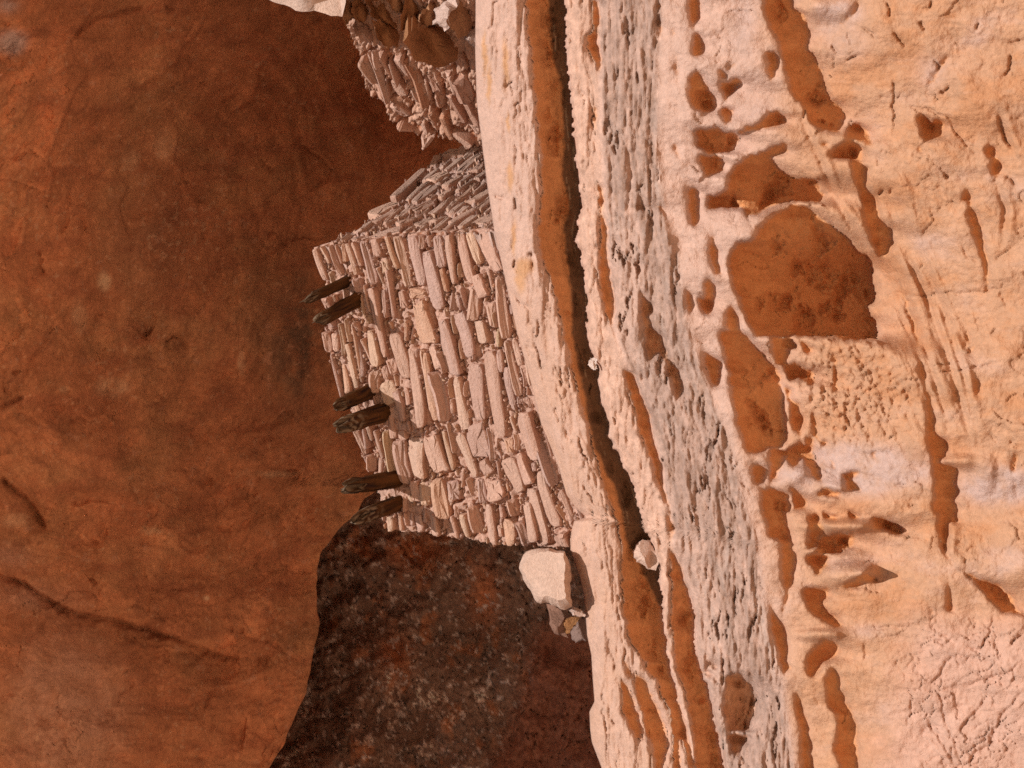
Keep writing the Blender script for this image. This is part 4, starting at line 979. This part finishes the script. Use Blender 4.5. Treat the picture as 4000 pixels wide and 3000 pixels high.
# ------------------------------------------------------------------ ruined wall on the right
TBR = 1.35
RU = Plane((0, 2.56, 0), (-TBR, -1.0, 0))
ruin = empty("ruined_wall", tuple(RU.at(1850, 300)), "crumbling stone wall stub topped with brown boulders at the right end of the ledge", "ruined wall")
ruin_poly = [(1400, -900), (1345, -140), (1335, 30), (1345, 90), (1360, 115), (1385, 190), (1402, 220), (1420, 330), (1445, 375), (1500, 410), (1525, 470), (1560, 500), (1600, 525), (1650, 535), (1690, 545), (1720, 540), (1790, 560), (1900, 580), (1900, 400), (1890, 200), (1885, -140), (1880, -900)]
RS = []
for (x1, y1, x2, y2, w_) in [(450, 630, 610, 900, 80), (540, 570, 760, 1090, 50), (570, 560, 650, 720, 60), (655, 555, 755, 780, 55), (745, 640, 845, 880, 55), (840, 600, 930, 880, 100), (950, 640, 1180, 1140, 70), (785, 885, 900, 1040, 75), (810, 1055, 950, 1190, 110),
                             (795, 1130, 930, 1280, 90), (1180, 780, 1290, 990, 100), (1125, 870, 1200, 1050, 55), (1265, 990, 1320, 1180, 75), (1360, 1040, 1560, 1330, 100), (1385, 780, 1450, 1000, 95), (1490, 620, 1540, 800, 95), (1490, 830, 1610, 1100, 135), (1510, 1060, 1680, 1300, 130),
                             (1185, 1210, 1290, 1360, 65), (1065, 1320, 1140, 1420, 85), (1315, 1250, 1430, 1500, 75), (1590, 1300, 1720, 1430, 65), (850, 1330, 1020, 1440, 55), (1130, 1430, 1210, 1500, 80), (1430, 1430, 1650, 1560, 70), (560, 930, 690, 1060, 55)]:
    RS.append(((1250 + x1 / 2.765, y1 / 2.765), (1250 + x2 / 2.765, y2 / 2.765), w_ / 2.765))
rw = wall_core("masonry_face", RU, ruin_poly, ruin, step=4.0, recess=.006, thick=.45, seed=400, amp=1.7, col=(.58, .35, .25), joints=RS, jd=.05)
occ3 = Occ(ruin_poly)
rs3 = np.random.default_rng(21)
RCOL = [(.57, .345, .25), (.58, .365, .27), (.54, .32, .235), (.60, .39, .30), (.52, .28, .18)]
for p1, p2, w_ in RS:
    occ3.take(p1, p2, w_ + 2)
    add_stone(rw, RU, p1, p2, w_, rs3, proud=rs3.uniform(-.012, .028), col=RCOL[rs3.integers(5)], tilt=.018)
def rslope(x, y): return .6
fill(occ3, RU, rw, rs3, 2500, ((50, 100), (14, 26)), rslope, 24, col=(.56, .37, .285), tilt=.012)
chinks(occ3, RU, rw, np.random.default_rng(14), 260, rslope, sz=(6, 16))

# ------------------------------------------------------------------ loose rocks
def rock(name, poly, yc, thick, seed, label, cat, col, group=None, planes=(), rnd=.06, facets=9, material=None, front=1.0, tb=0.0, lean=0.0):
    rng = np.random.default_rng(seed)
    a = np.array(poly, float)
    seg = np.linalg.norm(np.roll(a, -1, 0) - a, axis=1); cum = np.concatenate([[0], np.cumsum(seg)])
    N = 44
    tq = np.linspace(0, cum[-1], N, endpoint=False)
    ac = np.vstack([a, a[:1]])
    ol = np.stack([np.interp(tq, cum, ac[:, 0]), np.interp(tq, cum, ac[:, 1])], 1)
    ol += rng.normal(0, 2.0, ol.shape)
    cen = ol.mean(0)
    C0 = on_plane(cen[0], cen[1], yc, tb)
    fw_ = C0 - CAM; fw_ /= np.linalg.norm(fw_)
    rings = []
    for s_, hgt in ((0.0, -1), (.35, -.93), (.7, -.72), (.92, -.4), (1, 0), (.96, .28), (.85, .53), (.7, .72), (.5, .87), (.25, .97), (0.0, 1)):
        pts = cen + (ol - cen) * s_
        w3 = on_plane(pts[:, 0], pts[:, 1], yc + lean * (pts[:, 0] - cen[0]), tb)
        rings.append(w3 - fw_ * (hgt * thick * (front if hgt > 0 else 1)))
    v = np.concatenate(rings)
    r = v - C0
    scale = np.linalg.norm(on_plane(ol[:, 0], ol[:, 1], yc, tb) - C0, axis=1).mean()
    fmask = np.repeat((np.arange(len(rings)) > 4).astype(float), N)
    for k in range(facets):
        nn = rng.normal(0, 1, 3); nn -= fw_ * abs(rng.normal(0, .8)); nn /= np.linalg.norm(nn)
        # keep the traced silhouette: cut only the part facing the viewer
        if np.dot(nn, -fw_) < .35: continue
        d = rng.uniform(.35, .75) * thick * max(front, .5)
        over = np.clip(r @ nn - d, 0, None) * fmask; r = r - over[:, None] * nn
    for (nn, d) in planes:
        nn = np.array(nn, float); nn /= np.linalg.norm(nn)
        over = np.clip(r @ nn - d, 0, None); r = r - over[:, None] * nn
    for k in range(7):
        kv = rng.normal(0, 1, 3); kv *= rng.uniform(.4, 1.6) / max(scale, .05) / np.linalg.norm(kv)
        r = r * (1 + rnd * .35 * np.sin(r @ kv * 6.28 + rng.uniform(0, 6))[:, None])
    v = C0 + r
    NRg = len(rings)
    f = [[k * N + i, k * N + (i + 1) % N, (k + 1) * N + (i + 1) % N, (k + 1) * N + i] for k in range(NRg - 1) for i in range(N)]
    cv2 = np.array(col)[None] * (1 + rng.normal(0, .05, (len(v), 1)))
    o = new_obj(name, v, f, np.clip(cv2, .01, .9), material or M_STONE, smooth=True)
    import bmesh
    bm = bmesh.new(); bm.from_mesh(o.data); bmesh.ops.remove_doubles(bm, verts=bm.verts, dist=.0015); bmesh.ops.recalc_face_normals(bm, faces=bm.faces); bm.to_mesh(o.data); bm.free()
    o.data.set_sharp_from_angle(angle=math.radians(24))
    o["label"] = label; o["category"] = cat
    if group: o["group"] = group
    return o

def P8(pts): return P(1250, 0, 2.765, pts)
def ry(pts):
    a = np.array(pts).mean(0); return float(RU.at(*a)[1])
BR = (.38, .18, .085); BR2 = (.41, .215, .115); PB = (.60, .44, .37)
UND = [((0, -.28, -.96), .015)]
G = "boulders heaped on the ruined wall"
bl = [
    ("fin-shaped brown boulder with a rounded tip, left of the largest boulder on the ruined wall", [(580, 230), (610, 210), (740, 260), (860, 330), (880, 400), (840, 480), (760, 520), (690, 490), (620, 400)], BR, .14, .10, 1),
    ("largest brown boulder on the ruined wall, with a long dark underside", [(930, 370), (1000, 300), (1150, 250), (1290, 290), (1420, 360), (1560, 440), (1660, 520), (1560, 590), (1420, 690), (1290, 745), (1180, 720), (1030, 640), (950, 530), (910, 450)], BR, .20, .14, 2),
    ("pale jagged rock standing upright on the ruined wall at the photo's top edge", [(1230, 110), (1300, 60), (1390, -20), (1480, -20), (1500, 60), (1420, 120), (1380, 200), (1400, 290), (1340, 340), (1240, 250)], PB, .10, .16, 3),
    ("dark brown block between the pale jagged rock and the smooth ledge", [(1400, 60), (1500, -20), (1600, 30), (1650, 120), (1680, 250), (1610, 380), (1500, 400), (1400, 300), (1360, 200)], BR2, .12, .08, 4),
    ("narrow brown rock at the topmost free edge of the ruined wall", [(220, -30), (350, -30), (360, 200), (330, 230), (280, 290), (230, 140)], BR2, .10, .08, 5),
    ("brown rock second from the free edge of the ruined wall", [(360, -30), (500, -30), (520, 160), (470, 250), (380, 220), (350, 130)], BR, .11, .06, 6),
    ("brown lump directly above the fin-shaped boulder", [(510, -30), (660, 0), (760, 60), (800, 160), (860, 330), (740, 260), (600, 210), (540, 150)], BR, .12, .02, 7),
    ("brown rock cut off by the photo's edge, beside the lump above the fin-shaped boulder", [(650, -80), (930, -60), (930, 60), (870, 150), (790, 120), (760, 60)], BR2, .12, .06, 8),
    ("tall brown rock just above the largest boulder's tip", [(930, -30), (1120, -30), (1140, 90), (1040, 150), (1030, 300), (950, 350), (880, 330), (870, 200)], BR, .13, .06, 9),
    ("brown rock wedged between the largest boulder and the pale jagged rock", [(1100, 120), (1200, 20), (1260, 10), (1240, 110), (1250, 250), (1130, 300), (1050, 310), (1060, 180)], BR2, .12, .10, 10),
    ("rounded pinkish rock below the narrow rock on the ruined wall's free edge", [(380, 220), (470, 250), (560, 300), (600, 400), (560, 480), (470, 450), (380, 390), (350, 290)], (.52, .34, .27), .10, .06, 11),
    ("small pale chunk resting against the smooth ledge under the dark brown block", [(1600, 330), (1680, 290), (1690, 520), (1620, 480), (1560, 420)], PB, .07, .08, 12),
]
for lab, pts, col, th, out, sd in bl:
    pp = P8(pts)
    rock("boulder", pp, ry(pp) - out, th, 40 + sd, lab, "boulder", col, G, facets=9, front=.5 if col != PB else 1.0, lean=.0031 if col != PB else -.0006, rnd=.12)
rock("rock_outcrop", [(1040, -160), (1040, -20), (1064, 2), (1110, 20), (1180, 44), (1230, 52), (1300, 60), (1345, 72), (1350, 20), (1350, -160)], -.70, .28, 77, "sunlit pale rock lip hanging over the dark alcove at the photo's top edge", "rock", (.60, .43, .34), facets=14)

LB = float(FRONT.at(2130, 2250)[1])
rock("boulder", P(1350, 1950, 2.212, [(1490, 590), (1530, 500), (1620, 430), (1760, 420), (1900, 430), (1935, 520), (1945, 650), (1945, 780), (1960, 930), (1900, 960), (1810, 920), (1740, 890), (1690, 905), (1640, 890), (1600, 790), (1540, 690)]),
     LB - .14, .19, 91, "big pale boulder on the ledge beside the granary's left foot", "boulder", (.60, .415, .32), facets=3, rnd=.05, planes=[((.1, -.95, .1), .10), ((-.75, -.55, -.1), .17)])
DR = (.27, .145, .10)  # colours of this pile are darkened to paint in its shade
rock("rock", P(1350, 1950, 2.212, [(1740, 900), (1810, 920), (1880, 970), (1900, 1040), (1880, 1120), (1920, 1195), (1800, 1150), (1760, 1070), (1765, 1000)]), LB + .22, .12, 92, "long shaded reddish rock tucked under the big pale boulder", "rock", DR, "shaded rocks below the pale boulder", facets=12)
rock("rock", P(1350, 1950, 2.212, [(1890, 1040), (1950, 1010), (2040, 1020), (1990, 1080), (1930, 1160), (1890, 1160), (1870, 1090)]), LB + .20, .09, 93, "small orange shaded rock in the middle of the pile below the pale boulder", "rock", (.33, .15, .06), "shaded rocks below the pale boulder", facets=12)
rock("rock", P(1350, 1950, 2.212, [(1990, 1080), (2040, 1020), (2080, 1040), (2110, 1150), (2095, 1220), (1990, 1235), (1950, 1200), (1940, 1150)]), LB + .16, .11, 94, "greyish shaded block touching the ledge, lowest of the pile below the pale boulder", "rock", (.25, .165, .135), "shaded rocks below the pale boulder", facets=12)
rock("rock", P(1350, 1950, 2.212, [(1930, 960), (1965, 930), (2050, 960), (2075, 1010), (2020, 1020), (1960, 1000)]), LB - .04, .06, 95, "flat sunlit chip between the pale boulder and the ledge", "rock", (.62, .45, .37), facets=10)
def sheet_y(px, py):
    k = np.argmin((PX - px) ** 2 + (PY - py) ** 2); return float(XYZ.reshape(-1, 3)[k, 1])
rock("boulder", P(2200, 2100, 1.843, [(490, 100), (530, 40), (570, 0), (620, 10), (650, 60), (670, 110), (690, 170), (680, 240), (610, 220), (540, 180), (500, 150)]), sheet_y(2590, 2160) + .05, .08, 96,
     "small pale boulder wedged in the dark crevice under the ledge", "boulder", (.62, .43, .34), facets=9, planes=[((.6, -.5, -.6), .04)])
rock("pebble", P(1900, 700, 2.212, [(885, 1590), (900, 1550), (930, 1540), (955, 1560), (955, 1640), (920, 1645), (890, 1625)]), sheet_y(2345, 1420) - .01, .02, 97,
     "small whitish stone perched at the mouth of the dark crevice below the granary", "stone", (.70, .55, .47), facets=6)

# a thin dry strand hanging between the granary and the ruined wall
def strand(p, yy, r, label):
    pts = [on_plane(x, y, yy, 0.0) for x, y in p]
    v, f = [], []
    for i, q_ in enumerate(pts):
        for k in range(5):
            a = k * 2 * math.pi / 5; v.append(q_ + np.array([math.cos(a) * r, 0, math.sin(a) * r]))
    for i in range(len(pts) - 1):
        for k in range(5): f.append([i * 5 + k, i * 5 + (k + 1) % 5, (i + 1) * 5 + (k + 1) % 5, (i + 1) * 5 + k])
    o = new_obj("dry_strand", np.array(v), f, np.array([.5, .4, .3]), M_STONE)
    o["label"] = label; o["category"] = "strand"
ystr = float(RU.at(1662, 545)[1])
strand([(1664, 540), (1656, 560), (1640, 597), (1628, 630), (1612, 665)], ystr, .0012, "thin dry plant strand dangling from the ruined wall across the dark gap")
print("stones front", len(ST), nfill, "side", len(SS), nf2)
